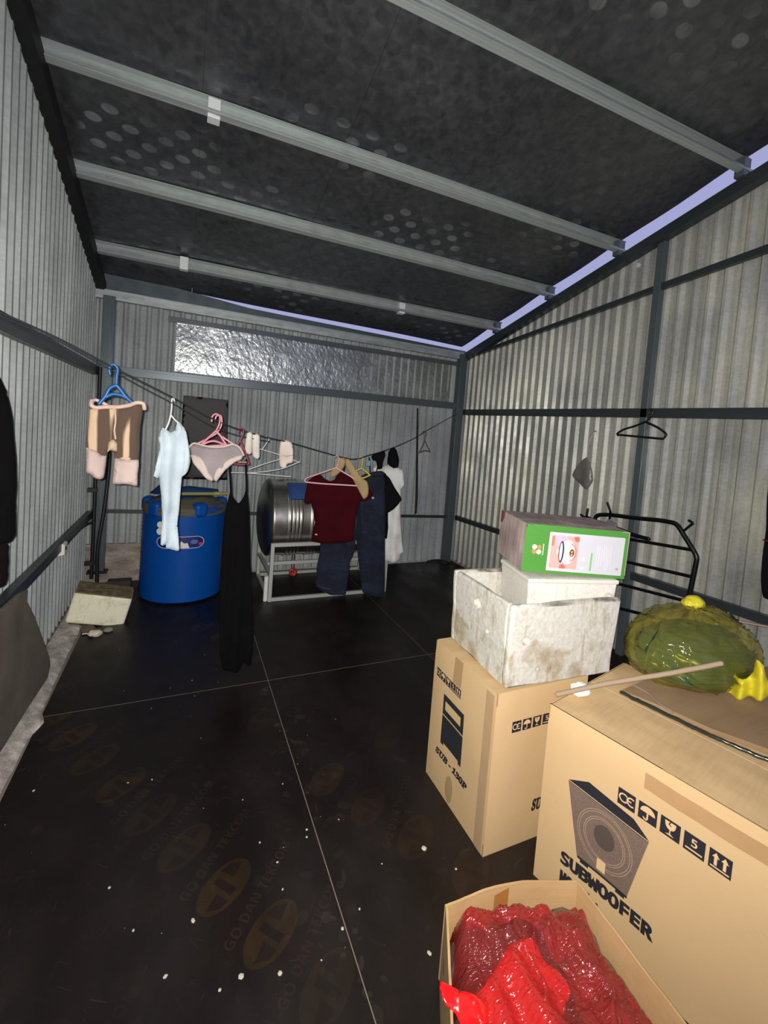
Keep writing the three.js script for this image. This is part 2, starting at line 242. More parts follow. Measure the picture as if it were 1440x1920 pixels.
{
  const xs = [XL - 0.04, 0.0, 0.86, 1.72, 2.58, XR - 0.10], z0 = ZB - 0.035, z1 = ZF + 0.1;
  for (let k = 0; k < 5; k++) {
    const a = xs[k] + 0.001, b = xs[k + 1] - 0.001, nx = 8, nz = 60, pos = [], uv = [], idx = [];
    for (const up of [0, 0.04]) for (let j = 0; j <= nz; j++) for (let i = 0; i <= nx; i++) { const x = a + (b - a) * i / nx, z = z0 + (z1 - z0) * j / nz; pos.push(x, roofC(x, z) + 0.055 + up - (up ? 0 : 0.006 * Math.sin((z + 0.25 * x) * 7.2)), z); uv.push(x / 2, z / 2); }
    const N = (nx + 1) * (nz + 1), id = (l, i, j) => l * N + j * (nx + 1) + i;
    for (let j = 0; j < nz; j++) for (let i = 0; i < nx; i++) { idx.push(id(0, i, j), id(0, i + 1, j), id(0, i + 1, j + 1), id(0, i, j), id(0, i + 1, j + 1), id(0, i, j + 1)); idx.push(id(1, i, j), id(1, i + 1, j + 1), id(1, i + 1, j), id(1, i, j), id(1, i, j + 1), id(1, i + 1, j + 1)); }
    for (let j = 0; j < nz; j++) for (const i of [0, nx]) idx.push(id(0, i, j), id(0, i, j + 1), id(1, i, j + 1), id(0, i, j), id(1, i, j + 1), id(1, i, j));
    for (let i = 0; i < nx; i++) for (const j of [0, nz]) idx.push(id(0, i, j), id(0, i + 1, j), id(1, i + 1, j), id(0, i, j), id(1, i + 1, j), id(1, i, j));
    const g = new THREE.BufferGeometry(); g.setAttribute('position', new THREE.Float32BufferAttribute(pos, 3)); g.setAttribute('uv', new THREE.Float32BufferAttribute(uv, 2)); g.setIndex(idx);
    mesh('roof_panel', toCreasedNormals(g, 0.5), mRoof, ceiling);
  }
  // ridged top skin closing the joints between the panels
  const top = (x, z) => roofC(x, z) + 0.10; const pos = [], idx = [], nx = 4, nz = 8;
  for (const up of [0, 0.01]) for (let j = 0; j <= nz; j++) for (let i = 0; i <= nx; i++) { const x = XL - 0.05 + (XR - XL - 0.05) * i / nx, z = z0 + (z1 - z0) * j / nz; pos.push(x, top(x, z) + up, z); }
  const N = (nx + 1) * (nz + 1); for (let l = 0; l < 2; l++) for (let j = 0; j < nz; j++) for (let i = 0; i < nx; i++) { const q = l * N + j * (nx + 1) + i; if (l) idx.push(q, q + nx + 2, q + 1, q, q + nx + 1, q + nx + 2); else idx.push(q, q + 1, q + nx + 2, q, q + nx + 2, q + nx + 1); }
  const g = new THREE.BufferGeometry(); g.setAttribute('position', new THREE.Float32BufferAttribute(pos, 3)); g.setIndex(idx); g.computeVertexNormals();
  mesh('roof_skin', g, mSteelDark, ceiling);
  for (const [zl, zr] of [[-5.21, -5.15], [-4.65, -4.40], [-3.80, -3.57], [-3.02, -2.79], [-2.13, -1.87], [-1.3, -1.05], [-0.45, -0.2], [0.4, 0.65], [1.3, 1.45]]) {
    const eave = zl < -5.1, dy = eave ? -0.06 : 0;
    const a = V3(XL + 0.0, roofC(XL, zl) + dy, zl), b = V3(XR - 0.06, roofC(XR - 0.06, zr) + dy, zr); if (eave) continue;
    // lipped channel: web and two flanges
    const up = V3(0, 1, -0.25).normalize(), side = V3(0, 0.25, 1).normalize();
    const web = beamGeo(a.clone().addScaledVector(side, -0.02), b.clone().addScaledVector(side, -0.02), 0.004, 0.1, up, 0.001);
    const f1 = beamGeo(a.clone().addScaledVector(up, -0.049), b.clone().addScaledVector(up, -0.049), 0.045, 0.004, up, 0.001), f2 = beamGeo(a.clone().addScaledVector(up, 0.049), b.clone().addScaledVector(up, 0.049), 0.045, 0.004, up, 0.001);
    const lip = beamGeo(a.clone().addScaledVector(up, -0.04).addScaledVector(side, 0.021), b.clone().addScaledVector(up, -0.04).addScaledVector(side, 0.021), 0.004, 0.018, up, 0.001);
    mesh('purlin', mergeGeometries([web, f1, f2, lip]), mPurlin, ceiling);
    // weld plates on the rafters
    const e = a.clone().lerp(b, 0.985); mesh('cleat', boxGeo(e.x - 0.045, e.x + 0.03, e.y - 0.085, e.y + 0.04, e.z - 0.03, e.z + 0.03, 0.003), mSteelPaint, ceiling);
  }
  for (const [u, v, z] of [[402, 196, -2.99], [345, 497, -4.6], [752, 580, -4.5]]) { const p = onZ(u, v, z); const y = roofC(p.x, z); mesh('splice_plate', boxGeo(p.x - 0.035, p.x + 0.035, y - 0.062, y + 0.05, z - 0.035, z + 0.036, 0.004), std({ color: 0xe3e8ea, roughness: 0.45, metalness: 0.1 }), ceiling, 'pale splice plate on purlin'); }
}

// floor: film-faced plywood sheets with faded stamps
const floor = structure('floor', 'floor of dark brown film-faced plywood sheets', 'floor');
mesh('sub_floor', boxGeo(XL - 0.1, XR + 0.1, -0.06, -0.0035, ZB - 0.1, ZF), std({ color: 0x80756a, roughness: 0.95 }), floor);
const stampText = 'GO DAN TEKCOM';
function plyTex(x0, z0, anchors, seed) {
  const w = 1024, h = 2048, S = w / 1.22;
  return canvasTex(w, h, (g) => {
    g.fillStyle = rgb(21, 14, 13); g.fillRect(0, 0, w, h);
    const r = rng(seed);
    const dir = Math.atan2(-0.77, 0.64);                       // stamps run obliquely across the sheet
    for (const [ax, az, am = 1] of anchors) for (let k = -7; k < 8; k++) {
      const X = ax - 0.132 * k, Z = az - 0.213 * k, cx = (X - x0) * S, cy = (Z - z0) * S;
      g.save(); g.translate(cx, cy); g.rotate(dir + 0.16); g.globalAlpha = (0.18 + 0.36 * r()) * am;
      const a = 0.115 * S, b = 0.068 * S; g.strokeStyle = g.fillStyle = rgb(58, 41, 16);
      g.beginPath(); g.ellipse(0, 0, a, b, 0, 0, 7); g.fill();
      g.globalAlpha = 0.8 * am; g.fillStyle = rgb(21, 14, 12);
      g.beginPath(); g.moveTo(-a * 0.86, b * 0.12); g.lineTo(-a * 0.30, -b * 0.06); g.lineTo(-a * 0.30, b * 0.74); g.lineTo(-a * 0.6, b * 0.64); g.closePath(); g.fill();
      g.beginPath(); g.moveTo(a * 0.86, -b * 0.12); g.lineTo(a * 0.34, b * 0.06); g.lineTo(a * 0.30, -b * 0.76); g.lineTo(a * 0.62, -b * 0.64); g.closePath(); g.fill();
      g.fillRect(-a * 0.14, -b * 0.62, a * 0.26, b * 1.28);
      g.restore();
      g.save(); g.translate(cx, cy); g.rotate(dir); g.translate(0.03 * S, 0.130 * S); g.globalAlpha = (0.12 + 0.3 * r()) * am; g.fillStyle = rgb(60, 46, 30); g.font = 'bold ' + Math.round(0.05 * S) + 'px sans-serif'; g.textAlign = 'center'; g.textBaseline = 'middle';
      g.fillText(stampText, 0, 0); g.restore();
    }
    // scuffs, pale smears and grit worn into the film
    for (let i = 0; i < 900; i++) { const x = r() * w, y = r() * h, e = Math.min(x, w - x) / w, p = Math.exp(-e * 14); if (r() > 0.25 + p) continue; g.globalAlpha = (0.05 + 0.16 * r()) * (0.4 + p); g.fillStyle = rgb(96, 84, 78); g.beginPath(); g.ellipse(x, y, 3 + 26 * r() * r(), 3 + 34 * r() * r(), r() * 3, 0, 7); g.fill(); }
    for (let i = 0; i < 500; i++) { g.globalAlpha = 0.1 + 0.3 * r(); g.strokeStyle = rgb(92, 80, 72); g.lineWidth = 0.6 + r(); const x = r() * w, y = r() * h, t = r() * 6.3, l = 4 + r() * 40; g.beginPath(); g.moveTo(x, y); g.lineTo(x + Math.cos(t) * l, y + Math.sin(t) * l); g.stroke(); }
    for (let i = 0; i < 5000; i++) { g.globalAlpha = 0.12 + 0.4 * r() * r(); g.fillStyle = r() < 0.7 ? rgb(12, 8, 6) : rgb(84, 66, 52); g.fillRect(r() * w, r() * h, 1 + 2 * r(), 1 + 2 * r()); }
    // cloudy wear
    const img = g.getImageData(0, 0, w, h), d = img.data;
    for (let y = 0; y < h; y++) for (let x = 0; x < w; x++) { const o = (y * w + x) * 4, k = 0.72 + 0.56 * fbm(x / 90, y / 90, 200 + seed, 3); d[o] *= k; d[o + 1] *= k; d[o + 2] *= k; }
    g.putImageData(img, 0, 0);
  });
}
const plyRough = dataTex(512, 512, (u, v) => { const k = 84 + fbm(u * 7, v * 7, 171, 5, 7, 7) * 130; return [k, k, k]; }, false);
const zs = [ZB, -2.9, -0.46, ZF], xsF = [-0.64, 0.58, 1.80, 3.02, XR];
const plyMats = [plyTex(-0.64, -2.9, [[0.21, -1.61], [-0.30, -1.30, 0.3], [0.62, -2.3, 0.25]], 3), plyTex(0.58, -2.9, [[0.837, -1.756, 0.7], [1.38, -1.72, 0.3]], 8)].map((t) => std({ map: t, roughness: 0.84, roughnessMap: plyRough, bumpMap: plyRough, bumpScale: 0.0006 }));
const mPlyEdge = std({ color: 0x6b5a4c, roughness: 0.9 });
for (let i = 0; i < 4; i++) for (let j = 0; j < 3; j++) {
  const x0 = xsF[i] + 0.002, x1 = xsF[i + 1] - 0.002, z0 = zs[j] + 0.002, z1 = zs[j + 1] - 0.002, w = x1 - x0, d = z1 - z0;
  const g = new THREE.BoxGeometry(w, 0.018, d); const uv = g.attributes.uv, n = g.attributes.normal, p = g.attributes.position;
  for (let k = 0; k < uv.count; k++) if (n.getY(k) > 0.5) uv.setXY(k, (p.getX(k) + w / 2) / 1.22, 1 - ((p.getZ(k) + d / 2) / 2.44));
  g.translate((x0 + x1) / 2, -0.009, (z0 + z1) / 2); const m = i === 1 ? plyMats[1] : plyMats[0];
  mesh('plywood_sheet', g, [mPlyEdge, mPlyEdge, m, mPlyEdge, mPlyEdge, mPlyEdge], floor);
}
// mortar kerb along the side wall, ragged on the floor side
{
  const kerb = structure('trim_1', 'rough pale mortar kerb between floor and ribbed side wall', 'kerb');
  const nz = 150, na = 7, pos = [], uv = [], idx = []; const r = (z) => -0.655 + 0.030 * (fbm(z * 7, 1, 301, 4) - 0.5) + 0.035 * Math.max(0, 1 - Math.abs(z + 2.85) / 0.12) + 0.02 * (fbm(z * 1.3, 7, 302, 2) - 0.5);
  for (let j = 0; j <= nz; j++) { const z = -4.35 + (ZF + 4.35) * j / nz; for (let i = 0; i <= na; i++) { const t = i / na, x = -0.80 + (r(z) + 0.80) * t; const y = i === na ? -0.002 : (t > 0.62 ? 0.028 * Math.sqrt(Math.max(0, 1 - ((t - 0.62) / 0.4) ** 2)) : 0.032) + 0.010 * (fbm(x * 30, z * 26, 303, 3) - 0.5); pos.push(x, y, z); uv.push(x * 3, z * 3); } }
  for (let j = 0; j < nz; j++) for (let i = 0; i < na; i++) { const a = j * (na + 1) + i; idx.push(a, a + na + 1, a + 1, a + 1, a + na + 1, a + na + 2); }
  const g = new THREE.BufferGeometry(); g.setAttribute('position', new THREE.Float32BufferAttribute(pos, 3)); g.setAttribute('uv', new THREE.Float32BufferAttribute(uv, 2)); g.setIndex(idx); g.computeVertexNormals();
  mesh('mortar', g, std({ map: mConc.map, color: 0xffffff, roughness: 0.95 }), kerb);
}
{ const gd = structure('ground', 'bare ground around the shed', 'ground'); const s = new THREE.Shape([[-30, -30], [30, -30], [30, 30], [-30, 30]].map((q) => new THREE.Vector2(...q))); mesh('soil', new THREE.BoxGeometry(60, 0.2, 60), std({ color: 0x4a443c, roughness: 1 }), gd).position.set(0, -0.17, 0); }

// crumbs of foam and grit on the plywood
{
  const r = rng(77), gs = []; const spots = [[795, 1592, 9], [487, 1580, 3], [455, 1500, 3], [520, 1617, 3], [530, 1668, 4], [805, 1788, 5], [452, 1832, 7], [525, 1826, 6], [310, 1832, 6], [412, 1857, 4], [362, 1727, 5], [642, 1742, 5], [674, 1705, 4], [530, 1470, 3], [250, 1745, 3], [205, 1665, 4], [360, 1276, 3], [365, 1305, 2], [63, 1483, 4], [285, 1462, 3], [240, 1468, 3], [855, 1630, 4], [716, 1620, 3], [635, 1537, 3], [575, 1556, 4], [575, 1570, 4]];
  const chip = (x, z, s) => { const g = new THREE.IcosahedronGeometry(s, 0); g.scale(1, 0.5, 0.6 + r()); g.rotateY(r() * 6); g.translate(x, s * 0.3, z); gs.push(g); };
  for (const [u, v, s] of spots) { const p = onY(u, v); chip(p.x, p.z, s * 0.0013); }
  for (let i = 0; i < 36; i++) { const z = -0.7 - 3.6 * r(), x = -0.6 + 1.6 * r(); chip(x, z, 0.001 + 0.0026 * r() * r()); }
  tag(mesh('floor_crumbs', mergeGeometries(gs), std({ color: 0xb9b4a8, roughness: 0.9 }), scene), 'pale foam crumbs and grit scattered over the plywood floor', 'crumbs', null, 'stuff');
}

// ------------------------------------------------------------------ cartons and boxes
function bulge(g, amp, seed, axis = 'z') { const p = g.attributes.position; g.computeBoundingBox(); const b = g.boundingBox; for (let i = 0; i < p.count; i++) { const x = p.getX(i), y = p.getY(i); const ex = Math.min(1, Math.min(x - b.min.x, b.max.x - x) / 0.06), ey = Math.min(1, Math.min(y - b.min.y, b.max.y - y) / 0.06); p.setZ(i, p.getZ(i) + amp * ex * ey * (fbm(x * 4 + seed, y * 4, seed, 3) - 0.35)); } g.computeVertexNormals(); return g; }
// upright panel: w x h x t, left-bottom corner at the origin, printed on +z
function panel(w, h, t, mat, print, seed = 1, amp = 0.012) {
  const g = new THREE.BoxGeometry(w, h, t, 14, 12, 1); g.translate(w / 2, h / 2, -t / 2); bulge(g, amp, seed);
  if (!print) { const uv = g.attributes.uv; for (let i = 0; i < uv.count; i++) uv.setXY(i, uv.getX(i) * w / 0.6, uv.getY(i) * h / 0.6); }
  return new THREE.Mesh(g, print ? [mat, mat, mat, mat, print, mat] : mat);
}
function putPanel(name, parent, m, x, y, z, ry, label) { m.name = name; m.castShadow = m.receiveShadow = true; m.position.set(x, y, z); m.rotation.y = ry; parent.add(m); if (label) m.userData.label = label; return m; }
const NAVY = '#14161f';
function cardBase(g, w, h, seed) {
  const r = rng(seed); g.fillStyle = rgb(191, 162, 120); g.fillRect(0, 0, w, h);
  for (let i = 0; i < 2600; i++) { g.globalAlpha = 0.05; g.fillStyle = r() < 0.5 ? '#8a6a46' : '#e6c79c'; g.fillRect(r() * w, r() * h, 2 + r() * 30, 1 + r() * 3); }
  g.globalAlpha = 1;
}
// handling symbols: S pixels per metre, top-left corner x,y in pixels, size s
function icon(g, kind, x, y, s) {
  g.save(); g.translate(x, y); g.fillStyle = NAVY; g.fillRect(0, 0, s, s); const c = rgb(205, 170, 128); g.fillStyle = g.strokeStyle = c; g.lineWidth = s * 0.09;
  if (kind === 'ce') { g.beginPath(); g.arc(s * 0.34, s * 0.5, s * 0.24, 0.7, 5.58); g.stroke(); g.beginPath(); g.arc(s * 0.78, s * 0.5, s * 0.24, 1.0, 5.28); g.stroke(); g.beginPath(); g.moveTo(s * 0.56, s * 0.5); g.lineTo(s * 0.78, s * 0.5); g.stroke(); }
  if (kind === 'umb') { g.beginPath(); g.arc(s * 0.5, s * 0.5, s * 0.4, Math.PI, 0); g.closePath(); g.fill(); g.beginPath(); g.moveTo(s * 0.5, s * 0.5); g.lineTo(s * 0.5, s * 0.82); g.arc(s * 0.4, s * 0.8, s * 0.1, 0, Math.PI); g.stroke(); }
  if (kind === 'glass') { g.beginPath(); g.moveTo(s * 0.22, s * 0.12); g.lineTo(s * 0.78, s * 0.12); g.quadraticCurveTo(s * 0.78, s * 0.55, s * 0.53, s * 0.58); g.lineTo(s * 0.53, s * 0.78); g.lineTo(s * 0.74, s * 0.88); g.lineTo(s * 0.26, s * 0.88); g.lineTo(s * 0.47, s * 0.78); g.lineTo(s * 0.47, s * 0.58); g.quadraticCurveTo(s * 0.22, s * 0.55, s * 0.22, s * 0.12); g.fill(); g.strokeStyle = NAVY; g.lineWidth = s * 0.05; g.beginPath(); g.moveTo(s * 0.5, s * 0.12); g.lineTo(s * 0.43, s * 0.28); g.lineTo(s * 0.54, s * 0.34); g.stroke(); }
  if (kind === 'five') { g.font = 'bold ' + (s * 0.62 | 0) + 'px sans-serif'; g.textAlign = 'center'; g.textBaseline = 'middle'; g.fillText('5', s * 0.5, s * 0.42); g.fillRect(s * 0.1, s * 0.78, s * 0.8, s * 0.09); }
  if (kind === 'up') { for (const q of [0.3, 0.7]) { g.beginPath(); g.moveTo(s * q, s * 0.1); g.lineTo(s * (q + 0.17), s * 0.36); g.lineTo(s * (q + 0.07), s * 0.36); g.lineTo(s * (q + 0.07), s * 0.76); g.lineTo(s * (q - 0.07), s * 0.76); g.lineTo(s * (q - 0.07), s * 0.36); g.lineTo(s * (q - 0.17), s * 0.36); g.closePath(); g.fill(); } g.fillRect(s * 0.08, s * 0.82, s * 0.84, s * 0.08); }
  g.restore();
}
function fitText(g, t, x0, x1, y, hgt, font = 'sans-serif', wt = 'bold') { g.save(); g.font = wt + ' ' + Math.round(hgt * 1.36) + 'px ' + font; const m = g.measureText(t).width || 1; g.translate(x0, y); g.scale((x1 - x0) / m, 1); g.textAlign = 'left'; g.textBaseline = 'alphabetic'; g.fillText(t, 0, 0); g.strokeStyle = g.fillStyle; g.lineJoin = 'miter'; g.lineWidth = hgt * 0.13; g.strokeText(t, 0, 0); g.restore(); }

// --- tall carton under the foam box
{
  const w = 0.5, h = 0.689, d = 0.486, S = 1500, t = 0.006;
  const left = canvasTex(d * S | 0, h * S | 0, (g, cw, ch) => {
    cardBase(g, cw, ch, 5); const X = (s) => s * S, Y = (y) => ch - y * S;
    g.fillStyle = rgb(148, 122, 84); g.globalAlpha = 0.8; g.fillRect(X(0.175), Y(0.689), X(0.066), X(0.12)); g.beginPath(); g.ellipse(X(0.21), Y(0.07), X(0.03), X(0.062), 0, 0, 7); g.fill(); g.globalAlpha = 1;
    ['ce', 'umb', 'glass', 'five', 'up'].forEach((k, i) => icon(g, k, X(0.03 + i * 0.044), Y(0.565), X(0.04)));
    g.fillStyle = NAVY; g.beginPath(); g.moveTo(X(0.112), Y(0.475)); g.lineTo(X(0.284), Y(0.475)); g.lineTo(X(0.284), Y(0.232)); g.lineTo(X(0.262), Y(0.232)); g.lineTo(X(0.262), Y(0.245)); g.lineTo(X(0.138), Y(0.245)); g.lineTo(X(0.138), Y(0.232)); g.lineTo(X(0.112), Y(0.232)); g.fill();
    g.fillStyle = rgb(191, 162, 120); g.fillRect(X(0.130), Y(0.447), X(0.13), X(0.042)); g.fillRect(X(0.112), Y(0.378), X(0.172), X(0.006));
    g.fillStyle = NAVY; fitText(g, 'SUB - 130P', X(0.075), X(0.335), Y(0.165), X(0.030), 'serif', 'italic bold');
  });
  const front = canvasTex(w * S | 0, h * S | 0, (g, cw, ch) => {
    cardBase(g, cw, ch, 6); const X = (s) => s * S, Y = (y) => ch - y * S;
    ['ce', 'umb', 'glass', 'five', 'up'].forEach((k, i) => icon(g, k, X(0.09 + i * 0.055), Y(0.555), X(0.047)));
    g.fillStyle = NAVY; g.beginPath(); g.moveTo(X(0.305), Y(0.46)); g.lineTo(X(0.47), Y(0.46)); g.lineTo(X(0.44), Y(0.215)); g.lineTo(X(0.295), Y(0.215)); g.fill();
    fitText(g, 'SUBWOOFER', X(0.238), X(0.49), Y(0.130), X(0.046), 'serif', 'italic bold');
  });
  const c = thing('cardboard_carton', 'tall brown carton printed SUB - 130P under a white foam box', 'carton', [1.184, 0, -1.361]); c.rotation.y = -0.7 * Math.PI / 180;
  const mk = (tx) => std({ map: tx, roughness: 0.82 });
  putPanel('front_panel', c, panel(w, h, t, mCard, mk(front), 3), 0, 0, 0, 0);
  putPanel('side_panel', c, panel(d, h, t, mCard, mk(left), 4), 0, 0, -d, -Math.PI / 2);
  putPanel('side_panel', c, panel(d, h, t, mCard, null, 5), w, 0, 0, Math.PI / 2);
  putPanel('back_panel', c, panel(w, h, t, mCard, null, 6), w, 0, -d, Math.PI);
  mesh('top_flap', boxGeo(0.004, w - 0.004, h - 0.006, h - 0.001, -d / 2 + 0.001, -0.004), mCard, c); mesh('top_flap', boxGeo(0.004, w - 0.004, h - 0.006, h - 0.001, -d + 0.004, -d / 2 - 0.001), mCard, c);
  mesh('bottom_flap', boxGeo(0.004, w - 0.004, 0.002, 0.008, -d + 0.004, -0.004), mCard, c);
  // glossy tape wrapped round the near corner, lying slightly crinkled
  const tape = new THREE.PlaneGeometry(0.052, h - 0.02, 3, 40), p = tape.attributes.position; for (let i = 0; i < p.count; i++) p.setZ(i, 0.0016 + 0.0022 * fbm(p.getY(i) * 22, p.getX(i) * 30, 311, 2)); tape.computeVertexNormals();
  const tm = mesh('packing_tape', tape, phys({ color: 0xc2a582, roughness: 0.16, clearcoat: 0.8, transparent: true, opacity: 0.55, side: THREE.DoubleSide }), c, 'glossy clear tape down the edge'); tm.position.set(-0.006, h / 2, -0.032); tm.rotation.y = -Math.PI / 2;
}
// --- long subwoofer carton
{
  const a = V3(0.225, 0, 0.974).normalize(), w = 0.86, d = 0.62, h = 0.70, S = 1400, t = 0.006;
  const face = canvasTex(w * S | 0, h * S | 0, (g, cw, ch) => {
    cardBase(g, cw, ch, 15); const X = (s) => s * S, Y = (y) => ch - y * S, P = (...q) => { g.beginPath(); q.forEach(([s, y], i) => i ? g.lineTo(X(s), Y(y)) : g.moveTo(X(s), Y(y))); g.closePath(); };
    ['ce', 'umb', 'glass', 'five', 'up'].forEach((k, i) => icon(g, k, X(0.28 + i * 0.066), Y(0.562), X(0.056)));
    g.fillStyle = NAVY; P([0.107, 0.469], [0.180, 0.508], [0.336, 0.487], [0.388, 0.450]); g.fill();
    g.fillStyle = rgb(112, 94, 82); P([0.107, 0.462], [0.386, 0.443], [0.338, 0.212], [0.163, 0.216]); g.fill();
    const r = rng(9); g.fillStyle = '#2c2626'; for (let i = 0; i < 9000; i++) { const s = 0.11 + 0.27 * r(), y = 0.212 + 0.25 * r(); const f = (0.462 - y) / 0.25; if (s < 0.107 + 0.056 * f || s > 0.386 - 0.048 * f) continue; g.globalAlpha = 0.3; g.fillRect(X(s), Y(y), 2, 2); } g.globalAlpha = 1;
    g.strokeStyle = NAVY; g.lineWidth = 4; g.beginPath(); g.moveTo(X(0.107), Y(0.464)); g.lineTo(X(0.386), Y(0.445)); g.stroke();
    g.strokeStyle = rgb(176, 150, 122); g.lineWidth = 2; for (const q of [0.095, 0.088, 0.072, 0.066]) { g.beginPath(); g.ellipse(X(0.25), Y(0.34), X(q), X(q * 1.05), 0.1, 0, 7); g.stroke(); }
    g.fillStyle = rgb(74, 62, 56); g.beginPath(); g.ellipse(X(0.25), Y(0.352), X(0.036), X(0.042), 0.1, 0, 7); g.fill();
    g.fillStyle = rgb(205, 172, 128); g.fillRect(X(0.233), Y(0.268), X(0.03), X(0.04));
    g.fillStyle = NAVY; g.fillRect(X(0.165), Y(0.219), X(0.175), X(0.008)); g.fillRect(X(0.176), Y(0.214), X(0.03), X(0.012)); g.fillRect(X(0.302), Y(0.214), X(0.03), X(0.012));
    fitText(g, 'SUBWOOFER', X(0.104), X(0.424), Y(0.146), X(0.043), 'monospace');
    fitText(g, 'MODEL:', X(0.108), X(0.26), Y(0.072), X(0.043), 'monospace');
  });
  const c = thing('cardboard_carton', 'long brown carton printed SUBWOOFER with a speaker picture', 'carton', [1.333, 0, -1.23]); c.rotation.y = Math.atan2(-a.x, -a.z) ;
  // local frame: -z local runs towards the viewer along the printed face
  c.rotation.y = Math.atan2(a.x, a.z);          // local +z = a
  const pf = panel(w, h, t, mCard, std({ map: face, roughness: 0.82 }), 13, 0.016); putPanel('front_panel', c, pf, 0, 0, 0, -Math.PI / 2);
  putPanel('back_panel', c, panel(w, h, t, mCard, null, 14), d, 0, w, Math.PI / 2);
  putPanel('side_panel', c, panel(d, h, t, mCard, null, 16), 0, 0, w, 0); putPanel('side_panel', c, panel(d, h, t, mCard, null, 17), d, 0, 0, Math.PI);
  mesh('top_flap', boxGeo(0.002, d / 2 - 0.002, h - 0.006, h, 0.004, w - 0.004), mCard, c); mesh('top_flap', boxGeo(d / 2 + 0.002, d - 0.002, h - 0.006, h, 0.004, w - 0.004), mCard, c);
  mesh('bottom_flap', boxGeo(0.004, d - 0.004, 0.002, 0.008, 0.004, w - 0.004), mCard, c);
  const tg = new THREE.PlaneGeometry(0.42, 0.052, 40, 4), p = tg.attributes.position; for (let i = 0; i < p.count; i++) { p.setZ(i, 0.002 + 0.003 * fbm(p.getX(i) * 26, p.getY(i) * 40, 333, 2)); p.setY(i, p.getY(i) + 0.006 * (fbm(p.getX(i) * 10, 3, 335, 2) - 0.5)); } tg.computeVertexNormals();
  const tm = mesh('packing_tape', tg, phys({ color: 0xb8946a, roughness: 0.22, clearcoat: 0.7, transparent: true, opacity: 0.6, side: THREE.DoubleSide }), c, 'strip of shiny brown tape along the top edge'); tm.rotation.y = -Math.PI / 2; tm.position.set(-0.014, 0.644, 0.57);
}
const crinkle = dataTex(512, 512, (u, v) => { const a = 1 - Math.abs(2 * fbm(u * 9, v * 26, 941, 4, 9, 26) - 1), b = 1 - Math.abs(2 * fbm(u * 14, v * 8, 951, 3, 14, 8) - 1); const k = 255 * Math.min(1, 0.7 * a ** 4 + 0.5 * b ** 4); return [k, k, k]; }, false);
